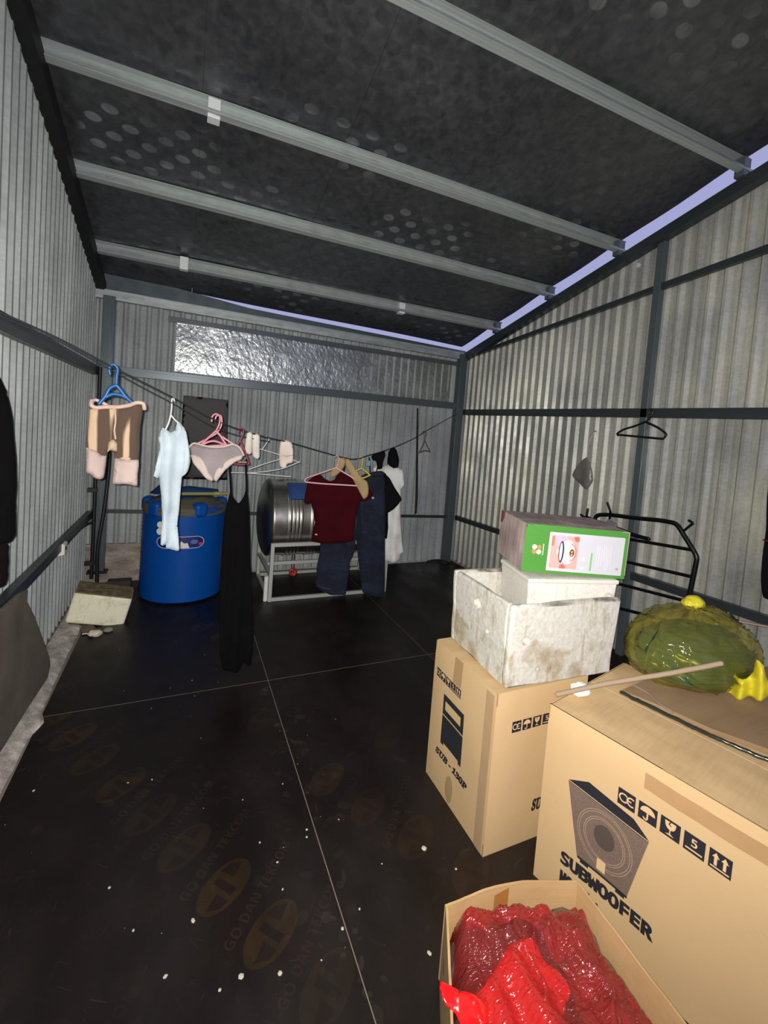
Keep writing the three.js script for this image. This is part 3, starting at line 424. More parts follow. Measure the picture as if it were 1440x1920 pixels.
// --- low open carton with the red bag
{
  const y = 0.25, A = onY(836, 1700, y), B = onY(950, 1659, y), C = onY(1083, 1655, y), D = onY(1275, 1910, y), Ex = onY(842, 1850, y);
  const c = thing('open_carton', 'low open brown carton holding a red plastic bag', 'carton', [A.x, 0, A.z]); const o = V3(A.x, 0, A.z);
  const dir = D.clone().sub(C).normalize(), E2 = A.clone().lerp(Ex, 2.4), D2 = C.clone().addScaledVector(dir, 0.52);
  const wallSeg = (name, pts, h, lab) => {   // a bent board wall with thickness, rim slightly uneven
    const pos = [], idx = [], n = 24, th = 0.007; const cv = new THREE.CatmullRomCurve3(pts, false, 'centripetal'); const uv = [];
    for (let i = 0; i <= n; i++) { const q = cv.getPoint(i / n), tg = cv.getTangent(i / n), nr = V3(tg.z, 0, -tg.x).normalize(); for (const s of [0, 1]) for (const e of [0, 1]) { pos.push(q.x + nr.x * th * s - o.x, e ? h + 0.004 * (fbm(i * 0.4, 1, 401, 2) - 0.5) : 0.003, q.z + nr.z * th * s - o.z); uv.push(i / n * 0.7, e * 0.4); } }
    for (let i = 0; i < n; i++) { const q = i * 4, w = q + 4; idx.push(q, w, w + 1, q, w + 1, q + 1, q + 2, w + 3, w + 2, q + 2, q + 3, w + 3, q + 1, w + 1, w + 3, q + 1, w + 3, q + 3, q, q + 2, w + 2, q, w + 2, w); }
    idx.push(0, 1, 3, 0, 3, 2, n * 4, n * 4 + 3, n * 4 + 1, n * 4, n * 4 + 2, n * 4 + 3);
    const g = new THREE.BufferGeometry(); g.setAttribute('position', new THREE.Float32BufferAttribute(pos, 3)); g.setAttribute('uv', new THREE.Float32BufferAttribute(uv, 2)); g.setIndex(idx);
    const mm = mCardIn.clone(); mm.side = THREE.DoubleSide; return mesh(name, toCreasedNormals(g, 0.6), mm, c, lab);
  };
  wallSeg('back_panel', [A, B, C], y); wallSeg('side_panel', [C, C.clone().lerp(D2, 0.5), D2], y); wallSeg('side_panel', [A, A.clone().lerp(Ex, 0.6), Ex, E2], y); wallSeg('front_panel', [E2, E2.clone().lerp(D2, 0.5).add(V3(-0.02, 0, 0.03)), D2], y);
  const bs = new THREE.Shape([A, B, C, D2, E2].map((q) => new THREE.Vector2(q.x - o.x, -(q.z - o.z)))); const bg = new THREE.ExtrudeGeometry(bs, { depth: 0.005, bevelEnabled: false }); bg.rotateX(-Math.PI / 2); bg.translate(0, 0.002, 0); mesh('bottom_panel', bg, mCardIn, c);
  const tp = B.clone().lerp(A, 0.12); const tg = new THREE.PlaneGeometry(0.062, 0.13, 6, 6); const tm = mesh('packing_tape', tg, phys({ color: 0xb5803f, roughness: 0.35, clearcoat: 0.3, transparent: true, opacity: 0.8, side: THREE.DoubleSide }), c, 'brown tape strip inside the rim'); tm.position.set(tp.x - o.x, 0.182, tp.z - o.z + 0.0115); tm.rotation.y = Math.atan2(A.x - B.x, A.z - B.z) - Math.PI / 2 + Math.PI; tm.rotation.y = 0.06;

  // red bag: crumpled film over dark lumps
  const bag = thing('red_plastic_bag', 'crumpled red plastic bag filling the open carton', 'plastic bag', [(A.x + D2.x) / 2 - 0.02, 0.015, (A.z + D2.z) / 2 + 0.0]);
  const bo = bag.position; const mid = V3(bo.x, 0, bo.z);
  // film: height field over the carton's inside, draped over the left rim
  const inside = (u, v) => { const l = A.clone().lerp(E2, v), rr = C.clone().lerp(D2, v); return l.lerp(rr, u); };
  const n = 90, pos = [], idx = [], uv = [];
  const ridged = (x, z, k, s) => 1 - Math.abs(2 * fbm(x * s, z * s, k, 3) - 1);
  const hgt = (u, v) => { const e = Math.min(1, Math.min(u, 1 - u, v, 1 - v) / 0.11), b = Math.sqrt(Math.max(0, e * (2 - e))); const q = inside(u, v); return 0.075 + 0.15 * b + 0.075 * b * (fbm(q.x * 4.5, q.z * 4.5, 501, 3) - 0.4) + 0.05 * b * Math.pow(ridged(q.x, q.z, 511, 5), 5) + 0.010 * b * Math.pow(ridged(q.x * 1.6, q.z * 0.7, 521, 22), 4); };
  for (let j = 0; j <= n; j++) for (let i = 0; i <= n; i++) {
    const u = i / n, v = j / n, uu = 0.035 + 0.93 * u + 0.02 * (fbm(v * 9, 3, 531, 3) - 0.5), vv = 0.03 + 0.93 * v + 0.04 * (fbm(u * 9, 5, 541, 3) - 0.5);
    const q = inside(uu, vv); pos.push(q.x - bo.x, hgt(u, v) - bo.y, q.z - bo.z); uv.push(u * 2, v * 2);
    
  }
  for (let j = 0; j < n; j++) for (let i = 0; i < n; i++) { const q = j * (n + 1) + i; idx.push(q, q + n + 1, q + 1, q + 1, q + n + 1, q + n + 2); }
  const fg = new THREE.BufferGeometry(); fg.setAttribute('position', new THREE.Float32BufferAttribute(pos, 3)); fg.setAttribute('uv', new THREE.Float32BufferAttribute(uv, 2)); fg.setIndex(idx); fg.computeVertexNormals();
  const mRed = phys({ color: 0xff7a78, roughness: 0.14, transmission: 0.9, thickness: 0, ior: 1.4, clearcoat: 0.6, clearcoatRoughness: 0.12, bumpMap: crinkle, bumpScale: 0.004, side: THREE.DoubleSide });
  const mRedDense = phys({ color: 0xe81f22, roughness: 0.22, transmission: 0.3, thickness: 0, clearcoat: 0.6, clearcoatRoughness: 0.12, bumpMap: crinkle, bumpScale: 0.004, side: THREE.DoubleSide });
  mesh('film', fg, mRed, bag, 'thin glossy red film');
  // dark and pale contents showing through
  const r = rng(61); for (let k = 0; k < 12; k++) { const q = inside(0.2 + 0.3 * (k % 3) + 0.05 * (r() - 0.5), 0.17 + 0.21 * Math.floor(k / 3) + 0.04 * (r() - 0.5)); const g = new THREE.IcosahedronGeometry(0.085 + 0.015 * r(), 3), p = g.attributes.position; for (let i = 0; i < p.count; i++) { const s = 0.82 + 0.36 * fbm(p.getX(i) * 20 + k, p.getY(i) * 20 + p.getZ(i) * 13, 560, 2); p.setXYZ(i, p.getX(i) * s, p.getY(i) * s * 0.9, p.getZ(i) * s); } g.computeVertexNormals(); const m = mesh('bundle', g, std({ color: [0x4a3432, 0x3c3234, 0x6e5c52][k % 3], roughness: 0.8 }), bag); m.position.set(q.x - bo.x, 0.118 + 0.015 * r() - bo.y, q.z - bo.z); }
  // twisted handle hanging over the side wall
  const P = { o: onY(840, 1850, 0.27), n: V3(-0.25, 0.9, 0.35).normalize() }; P.u = V3(1, 0, 0).addScaledVector(P.n, -P.n.x).normalize(); P.v = new THREE.Vector3().crossVectors(P.n, P.u);
  const ol = outline([[823, 1838], [838, 1842], [862, 1856], [905, 1872], [930, 1880], [925, 1905], [900, 1930], [870, 1932], [855, 1900], [836, 1886], [826, 1862]], P, true, 3);
  mesh('handle', rel(clothGeo(ol, P, { th: 0.006, edge: 0.012, fold: 0.012, freq: 70, seed: 4, max: 0.012 }), bo), mRedDense, bag, 'bright red twisted bag handle');
}
{
  const bag = scene.getObjectByName('red_plastic_bag'), o = bag.position, P = { o: onY(970, 1850, 0.262), n: V3(-0.1, 0.98, 0.16).normalize() }; P.u = V3(1, 0, 0).addScaledVector(P.n, -P.n.x).normalize(); P.v = new THREE.Vector3().crossVectors(P.n, P.u);
  const ol = outline([[930, 1812], [958, 1772], [985, 1748], [1004, 1756], [1022, 1792], [1046, 1812], [1072, 1850], [1058, 1892], [1078, 1950], [1010, 2005], [930, 1998], [884, 1955], [894, 1905], [872, 1872], [908, 1850]], P, true, 3);
  mesh('loose_fold', rel(clothGeo(ol, P, { th: 0.016, edge: 0.05, fold: 0.022, freq: 44, seed: 6, max: 0.014, uvs: 3, drift: 0.8 }), o), phys({ color: 0xee3a38, roughness: 0.18, transmission: 0.6, thickness: 0, clearcoat: 0.6, clearcoatRoughness: 0.12, bumpMap: crinkle, bumpScale: 0.003, side: THREE.DoubleSide }), bag, 'bright red doubled fold of film');
}
// --- grubby white foam box, with a cleaner one nested in it
const foamTex = (seed, dirt, base = 186) => dataTex(512, 512, (u, v) => { const c = fbm(u * 60, v * 60, seed, 2, 60, 60), b = fbm(u * 5, v * 5, seed + 7, 5, 5, 5), s = fbm(u * 24, v * 5, seed + 9, 4, 24, 5); const g = clamp((b - 0.56) * 5, 0, 1) * dirt, g2 = clamp((s - 0.62) * 6, 0, 1) * dirt; const k = base + (c - 0.5) * 24; return [clamp(k - g * 60 - g2 * 46), clamp(k - 2 - g * 78 - g2 * 62), clamp(k - 10 - g * 104 - g2 * 84)]; });
const mFoamDirty = std({ map: foamTex(601, 0.5), roughness: 0.9, bumpMap: dataTex(256, 256, (u, v) => { const k = 128 + (fbm(u * 30, v * 30, 611, 3, 30, 30) - 0.5) * 200; return [k, k, k]; }, false), bumpScale: 0.003 });
const mFoamClean = std({ map: foamTex(621, 0.15, 204), roughness: 0.75, color: 0xffffff });
function foamBox(parent, w, h, d, t, mat, seed, rough = 0.006, taper = 0.02) {
  // outer shell with open top, walls of thickness t; corner at origin, front is z=0, back z=-d
  const wall = (name, x0, x1, z0, z1, y0, y1) => { const g = new RoundedBoxGeometry(x1 - x0, y1 - y0, z1 - z0, 5, 0.012); const gg = new TessellateModifier(0.05, 4).modify(g); const p = gg.attributes.position; gg.translate((x0 + x1) / 2, (y0 + y1) / 2, (z0 + z1) / 2);
    for (let i = 0; i < p.count; i++) { let x = p.getX(i), y = p.getY(i), z = p.getZ(i); const k = 1 - taper * (1 - y / h); x = w / 2 + (x - w / 2) * k; z = -d / 2 + (z + d / 2) * k; const q = rough * (fbm(x * 14 + seed, y * 14 + z * 11, seed, 3) - 0.5); const dent = y > h * 0.9 ? -rough * 1.1 * Math.max(0, fbm(x * 9 + z * 9, 2, seed + 3, 3) - 0.52) * 4 : 0; p.setXYZ(i, x + q, y + dent, z + q); }
    const m = mergeVertices(gg, 1e-4); const uv = m.attributes.uv; for (let i = 0; i < uv.count; i++) uv.setXY(i, (m.attributes.position.getX(i) + m.attributes.position.getZ(i)) * 1.6, m.attributes.position.getY(i) * 1.6); m.computeVertexNormals(); return mesh(name, m, mat, parent); };
  wall('front_wall', 0, w, -t, 0, 0, h); wall('back_wall', 0, w, -d, -d + t, 0, h); wall('side_wall', 0, t * 1.05, -d + t * 0.9, -t * 0.9, 0, h); wall('side_wall', w - t * 1.05, w, -d + t * 0.9, -t * 0.9, 0, h); wall('base', t, w - t, -d + t, -t, 0.004, t);
}
{
  const c = thing('foam_box', 'large grubby white foam box with holes and stains', 'foam box', [1.221, 0.692, -1.364]); c.rotation.y = -3.87 * Math.PI / 180;
  const w = 0.587, h = 0.35, d = 0.485; foamBox(c, w, h, d, 0.032, mFoamDirty, 5, 0.008, 0.035);
  // gouged holes cut into the outer faces
  const ev = new Evaluator(); ev.useGroups = false;
  const pit = (wall, x, y, z, r) => { const g = new THREE.IcosahedronGeometry(r, 2), p = g.attributes.position; for (let i = 0; i < p.count; i++) { const q = 0.8 + 0.5 * fbm(p.getX(i) * 50, p.getY(i) * 50 + p.getZ(i) * 40, 651, 2); p.setXYZ(i, p.getX(i) * q, p.getY(i) * q, p.getZ(i) * q); } g.computeVertexNormals(); const A = new Brush(wall.geometry), B = new Brush(g); B.position.set(x, y, z); A.updateMatrixWorld(); B.updateMatrixWorld(); wall.geometry = ev.evaluate(A, B, SUBTRACTION).geometry; };
  const fw = c.children.find((q) => q.name === 'front_wall'), sw = c.children.find((q) => q.name === 'side_wall');
  pit(fw, 0.085, 0.20, 0.0, 0.018); pit(fw, 0.16, 0.07, 0.0, 0.011); pit(fw, 0.42, 0.12, 0.0, 0.009); pit(sw, 0.0, 0.265, -0.25, 0.026); pit(sw, 0.004, 0.175, -0.16, 0.012);
}
{
  const c = thing('foam_box', 'clean smooth white box nested inside the grubby foam box', 'foam box', [1.415, 0.73, -1.49]); c.rotation.y = -15 * Math.PI / 180;
  const w = 0.445, h = 0.372, d = 0.30, g = new RoundedBoxGeometry(w, h, d, 4, 0.012); g.translate(w / 2, h / 2, -d / 2); const p = g.attributes.position; for (let i = 0; i < p.count; i++) { const k = 1 - 0.10 * (1 - p.getY(i) / h); p.setX(i, w / 2 + (p.getX(i) - w / 2) * k); p.setZ(i, -d / 2 + (p.getZ(i) + d / 2) * k); } g.computeVertexNormals(); mesh('body', g, mFoamClean, c);
  const rib = new RoundedBoxGeometry(0.016, h - 0.03, 0.01, 2, 0.004); const rm = mesh('rib', rib, mFoamClean, c); rm.position.set(w * 0.3, h / 2, -0.008); rm.rotation.x = 0.02;
  const lid = new RoundedBoxGeometry(w + 0.006, 0.02, d + 0.006, 2, 0.006); mesh('lid', lid, mFoamClean, c).position.set(w / 2, h - 0.011, -d / 2);
}
// --- green appliance carton
{
  const w = 0.5, h = 0.222, d = 0.334, S = 2000;
  const front = canvasTex(w * S | 0, h * S | 0, (g, cw, ch) => {
    g.fillStyle = rgb(70, 132, 52); g.fillRect(0, 0, cw, ch); const X = (s) => s * S, Y = (y) => ch - y * S;
    const r = rng(4); for (let i = 0; i < 700; i++) { g.globalAlpha = 0.05; g.fillStyle = r() < 0.5 ? '#2f7a22' : '#a8e88a'; g.fillRect(r() * cw, r() * ch, 4 + r() * 30, 2 + r() * 5); } g.globalAlpha = 1;
    g.fillStyle = rgb(188, 188, 196); g.beginPath(); g.roundRect ? g.roundRect(X(0.114), Y(0.193), X(0.366), X(0.179), X(0.006)) : g.rect(X(0.114), Y(0.193), X(0.366), X(0.179)); g.fill();
    // logo: two white and two red quarter blobs
    const lx = X(0.060), ly = Y(0.107), q = X(0.011); g.fillStyle = '#f4f4f0'; g.beginPath(); g.arc(lx - q, ly - q, q, 0, 7); g.arc(lx + q, ly + q, q, 0, 7); g.fill(); g.fillStyle = rgb(236, 128, 84); g.beginPath(); g.arc(lx + q, ly - q, q * 0.9, 0, 7); g.fill(); g.beginPath(); g.arc(lx - q, ly + q, q * 0.9, 0, 7); g.fill();
    g.fillStyle = 'rgba(250,250,240,0.75)'; for (let i = 0; i < 9; i++) g.fillRect(X(0.088), Y(0.135) + i * X(0.006), X(0.005), X(0.004));
    // picture: rice cooker lying on its side as printed
    g.save(); g.beginPath(); g.rect(X(0.126), Y(0.180), X(0.132), X(0.152)); g.clip(); g.fillStyle = rgb(206, 158, 152); g.fillRect(X(0.12), Y(0.19), X(0.15), X(0.18)); g.fillStyle = rgb(182, 168, 186); g.fillRect(X(0.145), Y(0.19), X(0.06), X(0.06)); g.fillStyle = rgb(172, 122, 92); g.fillRect(X(0.128), Y(0.175), X(0.012), X(0.045));
    g.fillStyle = rgb(226, 96, 92); g.beginPath(); g.arc(X(0.25), Y(0.172), X(0.016), 0, 7); g.fill(); g.beginPath(); g.arc(X(0.19), Y(0.034), X(0.014), 0, 7); g.fill();
    g.fillStyle = rgb(250, 236, 228); g.beginPath(); g.ellipse(X(0.208), Y(0.105), X(0.034), X(0.056), 0, 0, 7); g.fill(); g.fillStyle = rgb(46, 52, 70); g.beginPath(); g.ellipse(X(0.178), Y(0.105), X(0.013), X(0.05), 0, 0, 7); g.fill(); g.fillStyle = rgb(196, 202, 212); g.beginPath(); g.ellipse(X(0.176), Y(0.105), X(0.007), X(0.042), 0, 0, 7); g.fill(); g.fillStyle = rgb(240, 186, 160); g.beginPath(); g.ellipse(X(0.160), Y(0.105), X(0.006), X(0.016), 0, 0, 7); g.fill();
    g.strokeStyle = rgb(206, 92, 96); g.lineWidth = X(0.004); g.beginPath(); g.arc(X(0.205), Y(0.105), X(0.044), -1.2, 1.2); g.stroke(); g.fillStyle = rgb(112, 62, 34); g.beginPath(); g.ellipse(X(0.229), Y(0.103), X(0.012), X(0.018), 0, 0, 7); g.fill(); g.fillStyle = rgb(232, 170, 120); g.beginPath(); g.arc(X(0.229), Y(0.108), X(0.005), 0, 7); g.arc(X(0.229), Y(0.094), X(0.005), 0, 7); g.fill(); g.restore();
    g.fillStyle = rgb(110, 182, 96); g.fillRect(X(0.322), Y(0.110), X(0.008), X(0.085)); g.fillStyle = rgb(202, 202, 210); for (let i = 0; i < 7; i++) g.fillRect(X(0.350 + i * 0.011), Y(0.150 - 0.006 * (i % 3)), X(0.0035), X(0.11 - 0.012 * (i % 4))); g.fillStyle = rgb(214, 226, 212); g.beginPath(); g.arc(X(0.288), Y(0.078), X(0.008), 0, 7); g.arc(X(0.288), Y(0.036), X(0.006), 0, 7); g.fill(); g.fillStyle = rgb(176, 150, 150); g.beginPath(); g.arc(X(0.456), Y(0.044), X(0.007), 0, 7); g.fill();
  });
  const c = thing('appliance_carton', 'green fronted appliance carton with a rice cooker picture', 'carton', [1.417, 1.104, -1.547]); c.rotation.set(0, -19.6 * Math.PI / 180, 0); c.rotation.order = 'YXZ'; c.rotation.z = -0.028; c.rotation.x = -0.0; c.position.y += 0.012;
  const t = 0.004, side = std({ map: dataTex(256, 256, (u, v) => { const b = fbm(u * 6, v * 6, 701, 4, 6, 6), k = 150 + (b - 0.5) * 70 + (vnoise(u * 40, v * 6, 705, 40, 6) - 0.5) * 30; return [clamp(k + 4), clamp(k - 12), clamp(k - 16)]; }), roughness: 0.7 });
  putPanel('front_panel', c, panel(w, h, t, side, std({ map: front, roughness: 0.45 }), 23, 0.004), 0, 0, 0, 0, 'bright green printed front');
  putPanel('side_panel', c, panel(d, h, t, side, null, 24, 0.01), 0, 0, -d, -Math.PI / 2); putPanel('side_panel', c, panel(d, h, t, side, null, 25, 0.006), w, 0, 0, Math.PI / 2); putPanel('back_panel', c, panel(w, h, t, mGreenCard(), null, 26, 0.004), w, 0, -d, Math.PI);
  const top = new THREE.BoxGeometry(w, d, t, 14, 10, 1); bulge(top, 0.008, 27); top.rotateX(-Math.PI / 2); top.translate(w / 2, h - t / 2, -d / 2); mesh('top_panel', top, side, c, 'dusty brown top'); mesh('bottom_panel', boxGeo(0.002, w - 0.002, 0, t, -d + 0.002, -0.002), side, c);
  mesh('corner_print', boxGeo(-0.0012, 0.0, h - 0.06, h, -d, -d + 0.05), std({ color: 0x6f3f44, roughness: 0.7 }), c, 'dark red printed corner');
}
function mGreenCard() { return std({ color: 0x5aa84a, roughness: 0.6 }); }

// --- flattened cardboard, stick and yellow bag on the long carton
{
  const y = 0.706, pts = [[1165, 1300], [1250, 1262], [1440, 1255], [1560, 1330], [1560, 1440], [1440, 1412], [1330, 1372], [1250, 1335]].map(([u, v]) => onY(u, v, y));
  const o = pts[0]; const sh = new THREE.Shape(pts.map((p) => new THREE.Vector2(p.x - o.x, -(p.z - o.z)))); const g = new THREE.ExtrudeGeometry(sh, { depth: 0.012, bevelEnabled: true, bevelSize: 0.002, bevelThickness: 0.002, bevelSegments: 1 }); g.rotateX(-Math.PI / 2); const uv = g.attributes.uv; for (let i = 0; i < uv.count; i++) uv.setXY(i, uv.getX(i) * 1.6, uv.getY(i) * 1.6);
  const c = thing('flattened_cardboard', 'flattened grey-brown cardboard sheet lying on the long carton', 'cardboard', [o.x, y, o.z]); mesh('board', g, mCardGrey, c);
  const edge = [[1165, 1298], [1205, 1318], [1262, 1345], [1330, 1378], [1362, 1392], [1440, 1425], [1500, 1450]].map(([u, v]) => onY(u, v, y + 0.008)); const eg = tubeGeo(edge, 0.008, { seg: 60, rad: 8 }); const p = eg.attributes.position; for (let i = 0; i < p.count; i++) p.setY(i, p.getY(i) + 0.006 * (fbm(p.getX(i) * 60, p.getZ(i) * 60, 711, 2) - 0.5)); eg.computeVertexNormals();
  mesh('film_trim', rel(eg, V3(o.x, y, o.z)), phys({ color: 0x20261f, roughness: 0.18, clearcoat: 0.9 }), c, 'dark green glossy film along the edge');
  const fold = [[1188, 1285], [1215, 1300], [1240, 1322], [1262, 1335]].map(([u, v]) => onY(u, v, y + 0.018)); mesh('crease', rel(tubeGeo(fold, 0.004, { rad: 6 }), V3(o.x, y, o.z)), std({ color: 0x7a6a62, roughness: 0.9 }), c);
}
{
  const a = onY(1045, 1302, 0.722), b = onY(1352, 1244, 0.95); const g = tubeGeo([a, a.clone().lerp(b, 0.3).add(V3(0, 0.006, 0)), a.clone().lerp(b, 0.7), b], 0.0095, { seg: 30, rad: 8 }); const p = g.attributes.position; for (let i = 0; i < p.count; i++) { const k = fbm(p.getX(i) * 40, p.getZ(i) * 40, 721, 2); p.setY(i, p.getY(i) + 0.002 * (k - 0.5)); }
  solo('wooden_stick', rel(g, a), std({ color: 0x8c7a66, roughness: 0.85 }), 'thin pale wooden stick lying across carton and yellow bag', 'stick').position.copy(a);
}
{
  const c0 = onY(1088, 1298, 0.72), g = new THREE.IcosahedronGeometry(0.03, 4), p = g.attributes.position; for (let i = 0; i < p.count; i++) { const x = p.getX(i), y = p.getY(i), z = p.getZ(i), s = 0.72 + 0.7 * fbm(x * 60 + 3, y * 60 + z * 47, 731, 3); p.setXYZ(i, x * s * 1.5, y * s * 0.6, z * s); } g.rotateY(0.5); g.computeVertexNormals();
  const m = solo('tissue_wad', g, std({ color: 0xf0efe9, roughness: 0.95 }), 'small crumpled white tissue beside the wooden stick', 'tissue'); m.position.set(c0.x, 0.735, c0.z);
}
{
  // bag: a lumpy mound of thin film, knot on top and loose ears at the side
  const base = 0.722, ctr = onY(1292, 1268, base), bag = thing('yellow_green_bag', 'bulging yellow plastic bag with dark green contents on the cardboard', 'plastic bag', [ctr.x + 0.08, base, ctr.z - 0.05]); const o = bag.position;
  const mound = (sx, sy, sz, seed, amp) => { const g = new THREE.SphereGeometry(1, 72, 48), p = g.attributes.position; for (let i = 0; i < p.count; i++) { let x = p.getX(i), y = p.getY(i), z = p.getZ(i); const a = Math.atan2(z, x); const s = 1 + amp * (fbm(x * 2.2 + seed, z * 2.2 + y * 1.7, seed, 3) - 0.5) + amp * 0.5 * Math.pow(1 - Math.abs(2 * fbm(a * 3 + 9, y * 3, seed + 4, 3) - 1), 4) ; x *= s; z *= s; y *= s; p.setXYZ(i, x * sx, Math.max(-0.55, y) * sy + 0.55 * sy, z * sz); } const m = mergeVertices(g, 1e-5); m.computeVertexNormals(); return m; };
  mesh('film', mound(0.30, 0.178, 0.22, 11, 0.22), phys({ color: 0xf0ea90, roughness: 0.12, transmission: 0.93, thickness: 0, ior: 1.3, clearcoat: 0.7, clearcoatRoughness: 0.1, bumpMap: crinkle, bumpScale: 0.004, side: THREE.DoubleSide }), bag, 'shiny translucent yellow film');
  const ct = mesh('contents', mound(0.27, 0.125, 0.19, 19, 0.2), std({ color: 0x1c3d28, roughness: 0.35 }), bag, 'dark green bundle inside'); ct.position.set(-0.005, 0.004, 0.012);
  const kn = onPlane(1300, 1128, upright(V3(o.x, 0, o.z - 0.10), V3(-1, 0, 1))); const kg = new THREE.IcosahedronGeometry(0.038, 4), kp = kg.attributes.position; for (let i = 0; i < kp.count; i++) { const s = 0.75 + 0.6 * fbm(kp.getX(i) * 40, kp.getY(i) * 40 + kp.getZ(i) * 30, 741, 3); kp.setXYZ(i, kp.getX(i) * s * 1.3, kp.getY(i) * s * 0.8, kp.getZ(i) * s); } kg.computeVertexNormals();
  const mYel = phys({ color: 0xc8bc2a, roughness: 0.4, clearcoat: 0.4, side: THREE.DoubleSide });
  mesh('knot', kg, mYel, bag, 'opaque yellow knot').position.set(kn.x - o.x, 0.285, kn.z - o.z);
  const P = facing(onY(1385, 1302, base + 0.01).add(V3(0, 0, 0)), 0); const ol = outline([[1340, 1308], [1362, 1290], [1385, 1282], [1368, 1266], [1400, 1272], [1412, 1262], [1418, 1236], [1432, 1246], [1440, 1280], [1470, 1290], [1470, 1310], [1400, 1311]], P, true, 3);
  mesh('ear', rel(clothGeo(ol, P, { th: 0.02, edge: 0.02, fold: 0.03, freq: 95, seed: 9, max: 0.012, drift: 0.8 }), o), mYel, bag, 'crumpled opaque yellow tail');
}
{
  const a = onY(1345, 1157, 0.88), b = onY(1480, 1182, 0.86); solo('wooden_stick', rel(beamGeo(a, b, 0.02, 0.008), a), std({ color: 0x9c8670, roughness: 0.85 }), 'flat wooden slat lying behind the yellow bag', 'stick').position.copy(a);
}

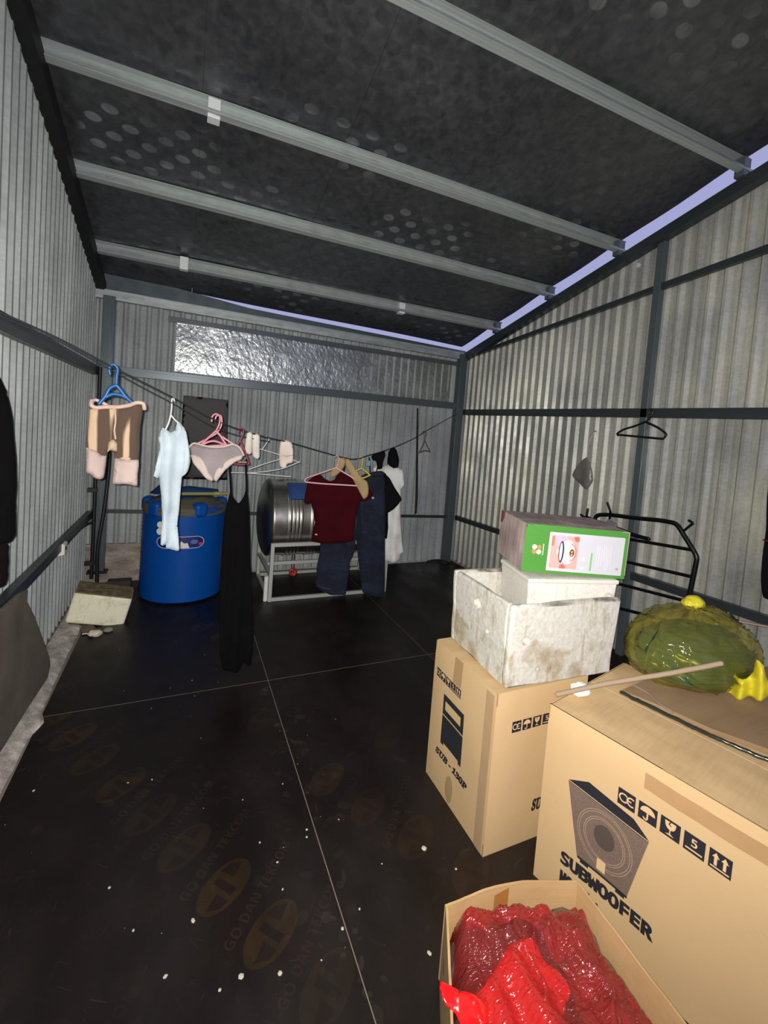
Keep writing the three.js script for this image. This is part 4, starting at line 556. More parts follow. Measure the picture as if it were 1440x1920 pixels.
// ------------------------------------------------------------------ tanks
{
  const r = 0.37, h = 0.858, t = thing('water_tank', 'upright blue plastic water tank with a sticker', 'water tank', [0.044, 0, -4.70]);
  const pr = [[0.001, 0.004], [r - 0.03, 0.004], [r - 0.006, 0.02]]; for (let i = 0; i <= 46; i++) { const y = 0.03 + (h - 0.05) * i / 46; pr.push([r - 0.004 + 0.004 * Math.cos(i * Math.PI) - 0.006 * (y / h), y]); } pr.push([r - 0.008, h - 0.01], [r - 0.03, h], [r - 0.06, h + 0.004]);
  const mBlue = phys({ color: 0x064a9c, roughness: 0.6, roughnessMap: roughTex, specularIntensity: 0.45 });
  mesh('body', new THREE.LatheGeometry(pr.map((q) => new THREE.Vector2(...q)), 72), mBlue, t);
  const dome = [[r - 0.012, h - 0.055], [r - 0.004, h - 0.05], [r - 0.004, h + 0.002], [r - 0.02, h + 0.022], [r - 0.055, h + 0.04], [r - 0.075, h + 0.055], [0.22, h + 0.085], [0.215, h + 0.10], [0.02, h + 0.105], [0.0005, h + 0.105]];
  const dustTex = dataTex(256, 256, (u, v) => { const k = fbm(u * 10, v * 10, 801, 5, 10, 10), d = clamp((k - 0.33) * 5, 0, 1); return [clamp(18 + d * 76), clamp(62 + d * 26), clamp(132 - d * 64)]; });
  mesh('shoulder', new THREE.LatheGeometry(dome.map((q) => new THREE.Vector2(...q)), 64), std({ map: dustTex, roughness: 0.8 }), t, 'dust-caked shoulder');
  for (const a of [-0.95, 0.25, 1.6, 3.2, 4.4]) { const g = new RoundedBoxGeometry(0.13, 0.14, 0.11, 4, 0.045); const m = mesh('lug', g, mBlue, t, 'rounded lifting lug'); m.position.set(Math.sin(a + 0.12) * (r - 0.045), h + 0.0, Math.cos(a + 0.12) * (r - 0.045)); m.rotation.y = a + 0.12; }
  // sticker curved on the wall: white rimmed pill, dark blue field, white figure, red end
  const st = canvasTex(512, 192, (g, w, h2) => { g.clearRect(0, 0, w, h2); const pill = (m, c) => { g.fillStyle = c; g.beginPath(); const R = h2 / 2 - m; g.arc(m + R, h2 / 2, R, Math.PI / 2, Math.PI * 1.5); g.arc(w - m - R, h2 / 2, R, -Math.PI / 2, Math.PI / 2); g.fill(); }; pill(2, '#b9a6cf'); pill(14, '#0e2a6c'); g.fillStyle = '#e8dede'; g.beginPath(); g.moveTo(250, 178); g.lineTo(262, 70); g.lineTo(300, 110); g.lineTo(330, 100); g.lineTo(352, 178); g.fill(); g.fillStyle = '#5b6fb0'; g.beginPath(); g.ellipse(120, 95, 30, 44, 0, 0, 7); g.fill(); g.beginPath(); g.ellipse(400, 90, 40, 34, 0, 0, 7); g.fill(); g.fillStyle = '#d03a44'; g.beginPath(); g.arc(468, 126, 22, 0, 7); g.fill(); });
  const th = Math.atan2(-t.position.x + 0, -t.position.z), sg = new THREE.CylinderGeometry(r + 0.0025, r + 0.0025, 0.115, 30, 1, true, th - 0.02 - 0.62, 1.12); const sm = mesh('sticker', sg, std({ map: st, transparent: true, alphaTest: 0.5, roughness: 0.4, side: THREE.DoubleSide }), t, 'dark blue pill-shaped sticker with pale rim'); sm.position.y = 0.575;
  for (const [y, s] of [[0.735, 0.028], [0.675, 0.03]]) { const g = new THREE.CylinderGeometry(s, s, 0.03, 20); g.rotateX(Math.PI / 2); const a = th - 0.52; const m = mesh('fitting', g, plastic(0xe8e4dc), t, 'white plastic pipe fitting'); m.position.set(Math.sin(a) * (r + 0.012), y, Math.cos(a) * (r + 0.012)); m.rotation.y = a; }
  // things lying on the tank
  const y = h + 0.115;
  const pipe = thing('plastic_pipe', 'old yellowish pipe lying on top of the blue tank', 'pipe', [-0.12, y + 0.012, -4.52]); const pg = new THREE.CylinderGeometry(0.016, 0.016, 0.56, 14); pg.rotateZ(Math.PI / 2); pg.translate(0.25, 0, 0); mesh('barrel', pg, plastic(0x8f8a4a, { roughness: 0.6 }), pipe); mesh('coupling', new THREE.CylinderGeometry(0.021, 0.021, 0.05, 14).rotateZ(Math.PI / 2), plastic(0x9a9858), pipe).position.x = 0.43; mesh('coupling', new THREE.CylinderGeometry(0.021, 0.021, 0.05, 14).rotateZ(Math.PI / 2), plastic(0x9a9858), pipe).position.x = 0.0; pipe.rotation.y = 0.1;
  const P = facing(V3(0.12, y, -4.62), 0); const cg = clothGeo([[-0.24, 0.0], [-0.1, -0.005], [0.1, 0.0], [0.22, -0.003], [0.2, 0.05], [0.08, 0.062], [-0.05, 0.075], [-0.18, 0.06]].map((q) => new THREE.Vector2(...q)), P, { th: 0.06, edge: 0.06, fold: 0.01, freq: 40, seed: 13 });
  const rag = solo('folded_tarp', rel(cg, P.o), fabric(0x1d3f6e), 'crumpled blue-green tarp heaped on the blue tank', 'tarp'); rag.position.copy(P.o);
  const lidg = new THREE.ConeGeometry(0.10, 0.10, 24, 3); const cone = solo('blue_funnel', lidg, plastic(0x1c2f66, { roughness: 0.5 }), 'dark blue cone-shaped cap standing on the blue tank', 'cap'); cone.position.set(-0.17, y + 0.04, -4.72);
}
{
  // horizontal stainless tank in a square-tube cradle
  const r = 0.40, xc = 1.40, L = 1.16, t = thing('steel_tank', 'horizontal stainless steel water tank with ribbed barrel', 'water tank', [xc, 0.735, -4.655]);
  const mSS = std({ color: 0xd2d0c8, metalness: 1, roughness: 0.42, roughnessMap: roughTex });
  const pr = []; const ribs = [-0.43, -0.39, -0.355, -0.32, -0.21, -0.18, -0.145, -0.11, 0.0, 0.035, 0.10, 0.13, 0.16, 0.30, 0.33, 0.36]; for (let i = 0; i <= 320; i++) { const x = -L / 2 + L * i / 320; let q = 0; for (const b of ribs) q += Math.exp(-(((x - b) / 0.009) ** 2)); pr.push(new THREE.Vector2(r - 0.007 + 0.007 * Math.min(1, q), x)); }
  const body = new THREE.LatheGeometry(pr, 96); body.rotateZ(-Math.PI / 2); mesh('barrel', body, mSS, t);
  for (const s of [-1, 1]) { const d = []; for (let i = 0; i <= 20; i++) { const a = i / 20 * Math.PI / 2; d.push(new THREE.Vector2(Math.max(0.0005, (r - 0.002) * Math.cos(a)), 0.10 * Math.sin(a))); } const g = new THREE.LatheGeometry(d, 72); g.rotateZ(-s * Math.PI / 2); const m = mesh('end_cap', g, std({ color: 0x9b9890, metalness: 1, roughness: 0.34, side: THREE.DoubleSide }), t); m.position.x = s * L / 2; }
  const lab = new THREE.CylinderGeometry(r + 0.003, r + 0.003, 0.56, 30, 1, true, -1.22, 0.58); lab.rotateZ(-Math.PI / 2); const lt = canvasTex(256, 128, (g) => { g.fillStyle = '#2b4a86'; g.fillRect(0, 0, 256, 128); g.fillStyle = '#34558f'; g.fillRect(8, 8, 240, 112); }); const lm = mesh('label', lab, std({ map: lt, roughness: 0.5, side: THREE.DoubleSide }), t, 'plain blue maker label'); lm.position.x = -0.16;
  const f = thing('tank_stand', 'light grey square-tube stand under the steel tank', 'stand', [0.81, 0, -4.24]); const m = std({ color: 0xb8bcb8, metalness: 0.3, roughness: 0.5 }); const q = 0.034, Wd = 1.2, Dp = 0.76, hh = 0.565;
  for (const z of [0, -Dp]) { for (const x of [0, Wd]) mesh('leg', boxGeo(x - q / 2, x + q / 2, 0, hh, z - q / 2, z + q / 2, 0.003), m, f); mesh('rail', boxGeo(q / 2, Wd - q / 2, hh - q, hh, z - q / 2, z + q / 2, 0.003), m, f); mesh('rail', boxGeo(q / 2, Wd - q / 2, 0.002, q, z - q / 2, z + q / 2, 0.003), m, f); }
  for (const x of [0, Wd]) { mesh('rail', boxGeo(x - q / 2, x + q / 2, 0.002, q, -Dp + q / 2, -q / 2, 0.003), m, f); mesh('rail', boxGeo(x - q / 2, x + q / 2, 0.235, 0.235 + q, -Dp + q / 2, -q / 2, 0.003), m, f); }
  mesh('rail', boxGeo(q / 2, Wd - q / 2, 0.30, 0.30 + q, -0.50, -0.50 + q, 0.003), m, f); mesh('rail', boxGeo(q / 2, Wd - q / 2, 0.255, 0.255 + q, -0.34, -0.34 + q, 0.003), m, f);
  const v = onZ(547, 1090, -4.655); const tap = thing('tap_valve', 'small red-handled valve hanging below the steel tank', 'valve', [v.x, 0.305, v.z]); mesh('pipe', new THREE.CylinderGeometry(0.018, 0.018, 0.2, 14).translate(0, -0.08, 0), std({ color: 0xb0aea8, metalness: 0.9, roughness: 0.35 }), tap); const hd = new THREE.TorusGeometry(0.034, 0.012, 8, 18); mesh('handle', hd, plastic(0xb0202c), tap, 'red wheel handle').position.set(0, -0.16, 0.03); mesh('stem', new THREE.CylinderGeometry(0.012, 0.012, 0.05, 10).rotateX(Math.PI / 2).translate(0, -0.16, 0.02), plastic(0xa01c26), tap);
  const wp = onY(500, 1120, 0.0), pipe = solo('white_pipe_offcut', new THREE.CylinderGeometry(0.02, 0.02, 0.24, 14), plastic(0xe2e2da), 'short white pipe offcut standing beside the stand leg', 'pipe'); pipe.position.set(0.775, 0.12, -4.27);
}

// ------------------------------------------------------------------ clutter by the side wall
{
  const P0 = V3(-0.788, 0.06, -4.051);
  const c = thing('tipped_foam_box', 'yellowed foam box tipped over with a dirty brown end', 'foam box', [-0.765, 0.055, -4.03]); c.rotation.order = 'YXZ'; c.rotation.set(7.2 * Math.PI / 180, 1.4 * Math.PI / 180, -13.6 * Math.PI / 180);
  const w = 0.40, h = 0.254, d = 0.205; const g = new RoundedBoxGeometry(w, h, d, 4, 0.02); g.translate(w / 2, h / 2, -d / 2); mesh('body', g, std({ map: foamTex(661, 0.3, 240), color: 0xffffea, roughness: 0.9 }), c);
  const tg = new RoundedBoxGeometry(w - 0.012, 0.012, d - 0.012, 2, 0.005); mesh('dirt_crust', tg, std({ map: dataTex(128, 128, (u, v) => { const k = 96 + (fbm(u * 12, v * 12, 671, 4, 12, 12) - 0.5) * 90; return [clamp(k + 14), clamp(k), clamp(k - 26)]; }), roughness: 1 }), c, 'brown caked dirt').position.set(w / 2, h + 0.001, -d / 2);
  // rubble it rests on
  const r = rng(5); const spots = [[-0.60, -3.97, 0.045], [-0.46, -3.93, 0.03], [-0.70, -4.10, 0.05], [-0.52, -4.12, 0.05], [-0.68, -3.86, 0.028], [-0.74, -3.92, 0.03]];
  spots.forEach(([x, z, s], i) => { const g2 = new THREE.DodecahedronGeometry(s, 1), p = g2.attributes.position; for (let k = 0; k < p.count; k++) { const q = 0.75 + 0.5 * fbm(p.getX(k) * 30 + i, p.getY(k) * 30 + p.getZ(k) * 20, 681, 2); p.setXYZ(k, p.getX(k) * q * 1.2, p.getY(k) * q * 0.6, p.getZ(k) * q); } const gm = mergeVertices(g2, 1e-4); gm.computeVertexNormals(); const m = solo('rubble_lump', gm, std({ color: [0x5a5148, 0x8c8478, 0x3d372f][i % 3], roughness: 1 }), 'rough lump of rubble around the tipped foam box', 'rubble', 'rubble under the tipped foam box'); m.position.set(x, s * 0.42, z); });
  const cr = onY(178, 1192), wad = new THREE.IcosahedronGeometry(0.04, 3), p = wad.attributes.position; for (let k = 0; k < p.count; k++) { const q = 0.6 + 0.8 * fbm(p.getX(k) * 50, p.getY(k) * 50 + p.getZ(k) * 40, 691, 3); p.setXYZ(k, p.getX(k) * q * 1.3, p.getY(k) * q * 0.6, p.getZ(k) * q); } wad.computeVertexNormals(); solo('torn_foam_piece', wad, std({ color: 0xd8cdb8, roughness: 0.95 }), 'torn pale foam piece on the floor below the tipped box', 'foam piece').position.set(cr.x, 0.02, cr.z);
  const sl = onY(170, 1182, 0.02); solo('plastic_strip', new RoundedBoxGeometry(0.10, 0.006, 0.012, 1, 0.002), plastic(0xcfd2d2), 'thin white plastic strip under the tipped foam box', 'strip').position.set(sl.x, 0.012, sl.z + 0.03);
  // bricks against the footing
  const b1 = onZ(225, 1082, -4.95); solo('loose_brick', new RoundedBoxGeometry(0.20, 0.075, 0.10, 2, 0.006), std({ color: 0x3f3a36, roughness: 1 }), 'dark dusty brick lying against the back footing', 'brick').position.set(b1.x, 0.038, -4.93);
}
{
  // big board leaning on the side wall, one edge cut in a curve
  const n = V3(1, 0.06, 0).normalize(), o = V3(-0.695, 0.035, -2.6), P = { o, n, u: V3(0, 0, -1), v: V3(-n.y, n.x, 0) };
  const px = [[-60, 1205], [0, 1143], [34, 1113], [44, 1108], [42, 1128], [57, 1157], [74, 1202], [86, 1233], [88, 1247], [83, 1272], [48, 1323], [0, 1398], [-60, 1490]];
  const pts = px.map(([u, v]) => uvOn(onPlane(u, v, P), P)); for (const q of pts) q.y = Math.max(q.y, 0.012);
  const g = new THREE.ExtrudeGeometry(new THREE.Shape(pts), { depth: 0.014, bevelEnabled: true, bevelSize: 0.003, bevelThickness: 0.003, bevelSegments: 2 }); const m4 = new THREE.Matrix4().makeBasis(P.u, P.v, P.n); g.applyMatrix4(m4);
  const uv = g.attributes.uv; for (let i = 0; i < uv.count; i++) uv.setXY(i, uv.getX(i) * 1.2, uv.getY(i) * 1.2);
  const m = solo('leaning_board', g, std({ map: dataTex(256, 256, (u, v) => { const k = 118 + (fbm(u * 6, v * 6, 751, 5, 6, 6) - 0.5) * 44; return [clamp(k + 4), clamp(k - 1), clamp(k - 9)]; }), color: 0xe0d8d0, roughness: 0.95 }), 'grey-brown board with a curved edge leaning on the ribbed wall', 'board'); m.position.copy(o);
}
{
  // pipes, cable and socket in the back corner
  const z = -4.93, A = (u, v) => onZ(u, v, z);
  const vp = thing('drain_pipe', 'black vertical pipe in the corner beside the steel post', 'pipe', [-0.735, 0, z]); mesh('barrel', new THREE.CylinderGeometry(0.016, 0.016, 2.0, 14).translate(0, 1.1, 0), mBlackPipe, vp); for (const y of [0.25, 0.95, 1.25]) mesh('clip', boxGeo(-0.06, 0.02, y - 0.02, y + 0.02, -0.022, 0.022, 0.005), mBlackPipe, vp);
  const a = onZ(204, 880, -4.86), b = onZ(183, 1030, -4.80); const dp = thing('brace_pipe', 'black pipe slanting in front of the corner post', 'pipe', [b.x, b.y, b.z]); mesh('barrel', rel(tubeGeo([onZ(206, 850, -4.86), a, onZ(196, 950, -4.83), b, onZ(182, 1075, -4.8), onZ(182, 1095, -4.8).setY(0.016)], 0.016), b), mBlackPipe, dp); 
  const s = onX(128, 1028, -0.73); const sb = thing('socket_box', 'white electrical socket box on the lower rail of the ribbed wall', 'socket', [-0.775, s.y, s.z]); mesh('body', new RoundedBoxGeometry(0.05, 0.09, 0.10, 3, 0.01), plastic(0xe9e6dc), sb); mesh('plate', boxGeo(0.025, 0.032, -0.04, 0.04, -0.045, 0.045, 0.004), plastic(0xf2efe6), sb); const dk = new THREE.CylinderGeometry(0.014, 0.014, 0.006, 14).rotateZ(Math.PI / 2); mesh('outlet', dk, plastic(0x2a2622), sb, 'dark round outlet').position.set(0.033, 0.004, 0.012);
  const c0 = V3(-0.76, s.y - 0.0, s.z - 0.05); const cab = solo('power_cable', rel(tubeGeo([c0, V3(-0.77, s.y + 0.01, s.z - 0.3), V3(-0.77, s.y - 0.02, -4.75), V3(-0.75, s.y - 0.03, -4.9)], 0.012), c0), mBlackPipe, 'black cable running from the socket box to the corner', 'cable'); cab.position.copy(c0);
  const rodP = [[793, 1062], [800, 1054], [822, 1050], [850, 1058], [880, 1068]].map(([u, v]) => onZ(u, v, -4.86)); const r0 = rodP[0]; const rod = solo('bent_rod', rel(tubeGeo(rodP, 0.012), r0), mBlackPipe, 'bent black rod lying in the far corner by the post', 'rod'); rod.position.copy(r0);
  // dark strip hanging on the back wall
  const sp = upright(V3(2.8, 1, ZB + 0.075), V3(0, 0, 1)); const st = onPlane(783, 765, sp), sb2 = onPlane(778, 965, sp); const strip = thing('hanging_strip', 'dark brown strap hanging down the back wall near the post', 'strap', [st.x, st.y, st.z]); const q = uvOn(st, sp), q2 = uvOn(sb2, sp); mesh('strap', rel(clothGeo([[q.x - 0.012, q.y], [q.x + 0.012, q.y], [q2.x + 0.022, q2.y + 0.25], [q2.x + 0.026, q2.y + 0.02], [q2.x - 0.008, q2.y], [q2.x - 0.016, q2.y + 0.25]].map((w) => new THREE.Vector2(...w)), sp, { th: 0.006, edge: 0.01, fold: 0.002 }), st), std({ color: 0x2a2220, roughness: 0.9 }), strip);
}
{
  // black square sheet on the back wall
  const P = upright(V3(0, 1, ZB + 0.10), V3(0, 0, 1)); const ol = [[344, 741], [428, 750], [426, 900], [334, 898]].map(([u, v]) => uvOn(onPlane(u, v, P), P)); const g = clothGeo(ol, P, { th: 0.003, edge: 0.01, fold: 0.004, freq: 12, seed: 3, max: 0.025 });
  const t = solo('black_sheet', rel(g, P.o), std({ color: 0x120e0f, roughness: 0.55, side: THREE.DoubleSide }), 'black square plastic sheet fixed to the back wall', 'plastic sheet'); t.position.copy(P.o);
}

// ------------------------------------------------------------------ clothesline
const RA = new THREE.Vector2(-0.76, -2.2), RB = new THREE.Vector2(3.27, -5.0);
function onRope(u, v) { const d = ray(u, v), mx = RB.x - RA.x, mz = RB.y - RA.y; const det = -d.x * mz + mx * d.z; const t = (-RA.x * mz + mx * RA.y) / det; return CAM.clone().addScaledVector(d, t); }
{
  const pts = [V3(-0.748, 2.075, -2.2), ...[[110, 635], [212, 689], [270, 718], [325, 746], [400, 786], [450, 806], [500, 820], [540, 829], [600, 846], [640, 857], [665, 861], [690, 854], [735, 840], [780, 820], [794, 811], [842, 784]].map(([u, v]) => onRope(u, v)), V3(XR - 0.205, 2.02, ZB + 0.16)];
  const o = pts[0]; const r = solo('clothesline', rel(tubeGeo(pts, 0.0045, { seg: 160, rad: 6 }), o), mRope, 'dark rope clothesline sagging between side wall and corner post', 'clothesline'); r.position.copy(o);
  const p2 = [V3(-0.748, 2.06, -2.22), ...[[110, 640], [212, 696], [270, 728], [325, 757], [400, 800], [452, 818], [505, 828]].map(([u, v]) => onRope(u, v))]; const r2 = solo('clothesline', rel(tubeGeo(p2, 0.003, { seg: 80, rad: 6 }), p2[0]), mRope, 'thinner second cord slung just under the clothesline', 'clothesline'); r2.position.copy(p2[0]);
}
// a hanger from photographed points: hook polyline, shoulders polyline, lower bar
function hanger(label, c, P, hook, arms, bar, r = 0.006, group) {
  const o = onPlane(...hook[0], P), t = thing('clothes_hanger', label, 'hanger', [o.x, o.y, o.z], group); const m = plastic(c);
  mesh('hook', rel(tubePx(hook, P, r * 0.8), o), m, t); for (const a of arms) mesh('arm', rel(tubePx(a, P, r), o), m, t); if (bar) mesh('bar', rel(tubePx(bar, P, r), o), m, t); return t;
}
function garment(name, label, category, P, parts, anchor, group) {
  const o = onPlane(...anchor, P), t = thing(name, label, category, [o.x, o.y, o.z], group);
  for (const q of parts) { const PP = q.off ? { ...P, o: P.o.clone().addScaledVector(P.n, q.off) } : P; const g = q.tube ? tubePx(q.tube, PP, q.r, q.opt || {}) : clothGeo(outline(q.px, PP, q.smooth !== false, q.n || 3), PP, q.opt || {}); mesh(q.name, rel(g, o), q.mat, t, q.label); }
  return t;
}
const at = (u, v, yaw = 0, back = 0) => { const p = onRope(u, v); const P = facing(p, yaw); if (back) P.o.addScaledVector(P.n, -back); return P; };

// shorts
{
  const P = at(212, 690, 0.12);
  hanger('blue plastic hanger carrying the brown lace shorts', 0x17558f, P, [[206, 702], [205, 690], [212, 683], [220, 690], [219, 705], [218, 722]], [[[218, 722], [206, 728], [198, 742], [186, 757]], [[218, 722], [225, 730], [236, 744], [250, 757]], [[199, 744], [212, 739], [226, 741], [236, 745]]], null, 0.009);
  const streak = dataTex(256, 256, (u, v) => { const s = fbm(u * 20, v * 2, 901, 3, 20, 2), d = clamp((s - (v < 0.36 ? 0.5 : 0.62)) * 9, 0, 1); return [clamp(80 + d * 112), clamp(64 + d * 102), clamp(52 + d * 88)]; });
  const mB = phys({ map: streak, roughness: 0.9, sheen: 0.3, sheenColor: new THREE.Color(0.3, 0.25, 0.2), side: THREE.DoubleSide }), mL = fabric(0xc9b4ae), mW = fabric(0xdcbfb0);
  garment('lace_shorts', 'brown and cream shorts with pale pink lace cuffs on the line', 'shorts', P, [
    { name: 'body', mat: mB, px: [[167, 768], [195, 763], [220, 763], [240, 760], [262, 755], [268, 770], [262, 804], [259, 864], [216, 862], [214, 848], [206, 844], [201, 849], [199, 858], [162, 843], [165, 804]], opt: { th: 0.02, edge: 0.05, fold: 0.008, freq: 50, seed: 2, max: 0.018, uvs: 1.5 } },
    { name: 'lace_cuff', mat: mL, label: 'pale pink lace cuff', px: [[161.5, 839], [180, 845], [190, 852], [200, 851], [199, 868], [195, 895], [187, 899], [177, 896], [170, 889], [161.5, 884]], off: 0.004, opt: { th: 0.021, edge: 0.012, fold: 0.006, freq: 70, seed: 5, max: 0.016 } },
    { name: 'lace_cuff', mat: mL, label: 'pale pink lace cuff', px: [[215.5, 859], [238, 861], [260, 862], [258, 890], [257, 911], [245, 909], [233, 908], [222, 908], [210.5, 905], [213, 885]], off: 0.004, opt: { th: 0.021, edge: 0.012, fold: 0.006, freq: 70, seed: 6, max: 0.016 } },
    { name: 'waistband', mat: mW, tube: [[172, 752], [171, 760, 0.016], [178, 764, 0.02], [196, 763, 0.022], [220, 763, 0.024], [240, 760, 0.022], [256, 755, 0.018], [267, 757, 0.02], [270, 766, 0.01]], r: 0.010 },
    { name: 'waistband', mat: mW, tube: [[173, 752], [180, 750, -0.01], [186, 752, -0.01], [196, 757, -0.005], [204, 762, 0]], r: 0.008 },
    { name: 'seam', mat: mW, tube: [[211, 765, 0.026], [214, 772, 0.027], [215, 790, 0.028], [213, 806, 0.027], [215, 822, 0.026]], r: 0.004 },
    { name: 'gusset', mat: fabric(0xd9bfa0), px: [[203, 830], [212, 824], [220, 832], [219, 846], [206, 844], [201, 848]], off: 0.02, opt: { th: 0.02, edge: 0.02, fold: 0.002, max: 0.012 } },
  ], [212, 760]);
}
// pale blue long dress
{
  const P = at(325, 746, 0.25); const mD = fabric(0xcfe0ea);
  hanger('thin white hooked wire hanger inside the pale blue dress', 0xd8d4cc, P, [[327, 752], [325, 745], [322, 750], [322, 762], [320, 778]], [[[320, 778], [316, 793], [310, 806]], [[320, 778], [328, 787], [336, 795]]], null, 0.0045);
  garment('pale_blue_dress', 'pale blue long narrow dress hanging from the line', 'dress', P, [
    { name: 'body', mat: mD, px: [[305, 802], [312, 806], [319, 811], [328, 806], [333, 790], [341, 797], [346, 812], [346, 860], [340, 897], [337, 930], [335, 955], [332, 978], [334, 1012], [334.5, 1032], [322, 1031], [312, 1028], [311, 1021], [300, 1020], [303, 975], [302, 930], [299, 897], [300, 850], [300, 820]], opt: { th: 0.025, edge: 0.04, fold: 0.014, freq: 70, seed: 3, max: 0.02 } },
    { name: 'sleeve', mat: mD, px: [[340, 796], [348, 806], [352, 828], [356, 850], [357, 866], [352, 882], [345, 890], [340, 893], [340, 870], [343, 840]], off: 0.012, opt: { th: 0.018, edge: 0.025, fold: 0.008, freq: 80, seed: 8, max: 0.018 } },
    { name: 'sleeve', mat: mD, px: [[305, 802], [299, 815], [297, 822], [301, 838], [295, 862], [291, 874], [291, 880], [287.5, 892], [298, 897], [304, 880], [305, 840]], off: 0.008, opt: { th: 0.016, edge: 0.022, fold: 0.008, freq: 80, seed: 9, max: 0.018 } },
  ], [320, 800]);
}
// lace briefs with pink hangers
{
  const P = at(405, 785, -0.08);
  hanger('pink plastic hanger carrying the grey lace briefs', 0xc47c8a, P, [[397, 790], [398, 781], [405, 776], [412, 781], [411, 795], [405, 808]], [[[405, 808], [394, 818], [385, 826], [377, 834]], [[405, 808], [414, 818], [420, 828], [426, 836]]], [[377, 834, 0.004], [400, 827], [426, 836, 0.004]], 0.007);
  const P2 = { ...P, o: P.o.clone().addScaledVector(P.n, -0.03) };
  hanger('pale pink empty hanger doubled behind the grey lace briefs', 0xcc9098, P2, [[403, 788], [406, 780], [413, 779], [416, 788], [414, 800], [407, 812]], [[[407, 812], [390, 822], [372, 831], [360, 838]], [[407, 812], [424, 824], [440, 834]]], [[360, 838], [400, 836], [440, 834]], 0.006);
  const mG = fabric(0x9f9698), mE = fabric(0xd6c6bf);
  garment('lace_briefs', 'grey lace briefs with pale scalloped edging', 'underwear', P, [
    { name: 'body', mat: mG, px: [[355, 838], [364, 832], [380, 836], [400, 839], [420, 838], [436, 834], [448, 839], [456, 853], [450, 862], [440, 866], [420, 882], [406, 900], [399, 902], [388, 897], [374, 881], [360, 860]], opt: { th: 0.022, edge: 0.03, fold: 0.005, freq: 60, seed: 4, max: 0.016 } },
    { name: 'lace_edge', mat: mE, label: 'pale scalloped lace', px: [[357, 853], [366, 852], [377, 858], [386, 870], [392, 884], [399, 897], [397, 903], [386, 897], [373, 882], [362, 868]], off: 0.013, opt: { th: 0.013, edge: 0.012, fold: 0.004, freq: 90, seed: 6, max: 0.012 } },
    { name: 'lace_edge', mat: mE, label: 'pale scalloped lace', px: [[444, 854], [456, 853], [452, 862], [440, 867], [421, 883], [406, 903], [400, 897], [404, 884], [414, 871], [426, 862]], off: 0.013, opt: { th: 0.013, edge: 0.012, fold: 0.004, freq: 90, seed: 7, max: 0.012 } },
    { name: 'waistband', mat: mE, tube: [[355, 838, 0.012], [364, 831, 0.02], [382, 835, 0.024], [400, 838, 0.025], [420, 837, 0.024], [437, 833, 0.02], [449, 839, 0.014], [457, 853, 0.008]], r: 0.006 },
  ], [405, 838]);
}
// black slip and its dark red hanger
{
  const P = at(452, 806, 0.1);
  hanger('dark red hanger carrying the long black slip', 0x7a1c2c, P, [[447, 812], [449, 804], [455, 803], [456, 812], [450, 826]], [[[450, 826], [444, 836], [436, 850], [430, 866]], [[450, 826], [456, 838], [462, 854], [467, 870]]], [[430, 866], [448, 871], [467, 870]], 0.006);
  const mK = fabric(0x0a090a);
  garment('black_slip_dress', 'very long black slip dress with thin straps', 'dress', P, [
    { name: 'body', mat: mK, px: [[428, 934], [432, 920], [437, 932], [447, 944], [456, 932], [462, 916], [466, 943], [468, 998], [470, 1060], [473, 1130], [475, 1190], [470, 1246], [458, 1242], [446, 1262], [432, 1256], [419, 1258], [412, 1225], [410, 1130], [415, 1040], [420, 970]], opt: { th: 0.03, edge: 0.05, fold: 0.016, freq: 60, seed: 12, max: 0.03 } },
    { name: 'strap', mat: mK, tube: [[432, 868, 0.004], [431, 880], [432, 900], [433, 925, 0.01]], r: 0.006 }, { name: 'strap', mat: mK, tube: [[462, 862, 0.004], [461, 876], [462, 900], [462, 921, 0.01]], r: 0.006 },
  ], [447, 870]);
  const peg = onRope(452, 866); solo('clothes_peg', new RoundedBoxGeometry(0.055, 0.014, 0.016, 2, 0.004), plastic(0x6e5340), 'brown clothes peg clipped on the dark red hanger', 'peg').position.copy(onPlane(454, 866, P).addScaledVector(P.n, 0.015));
}
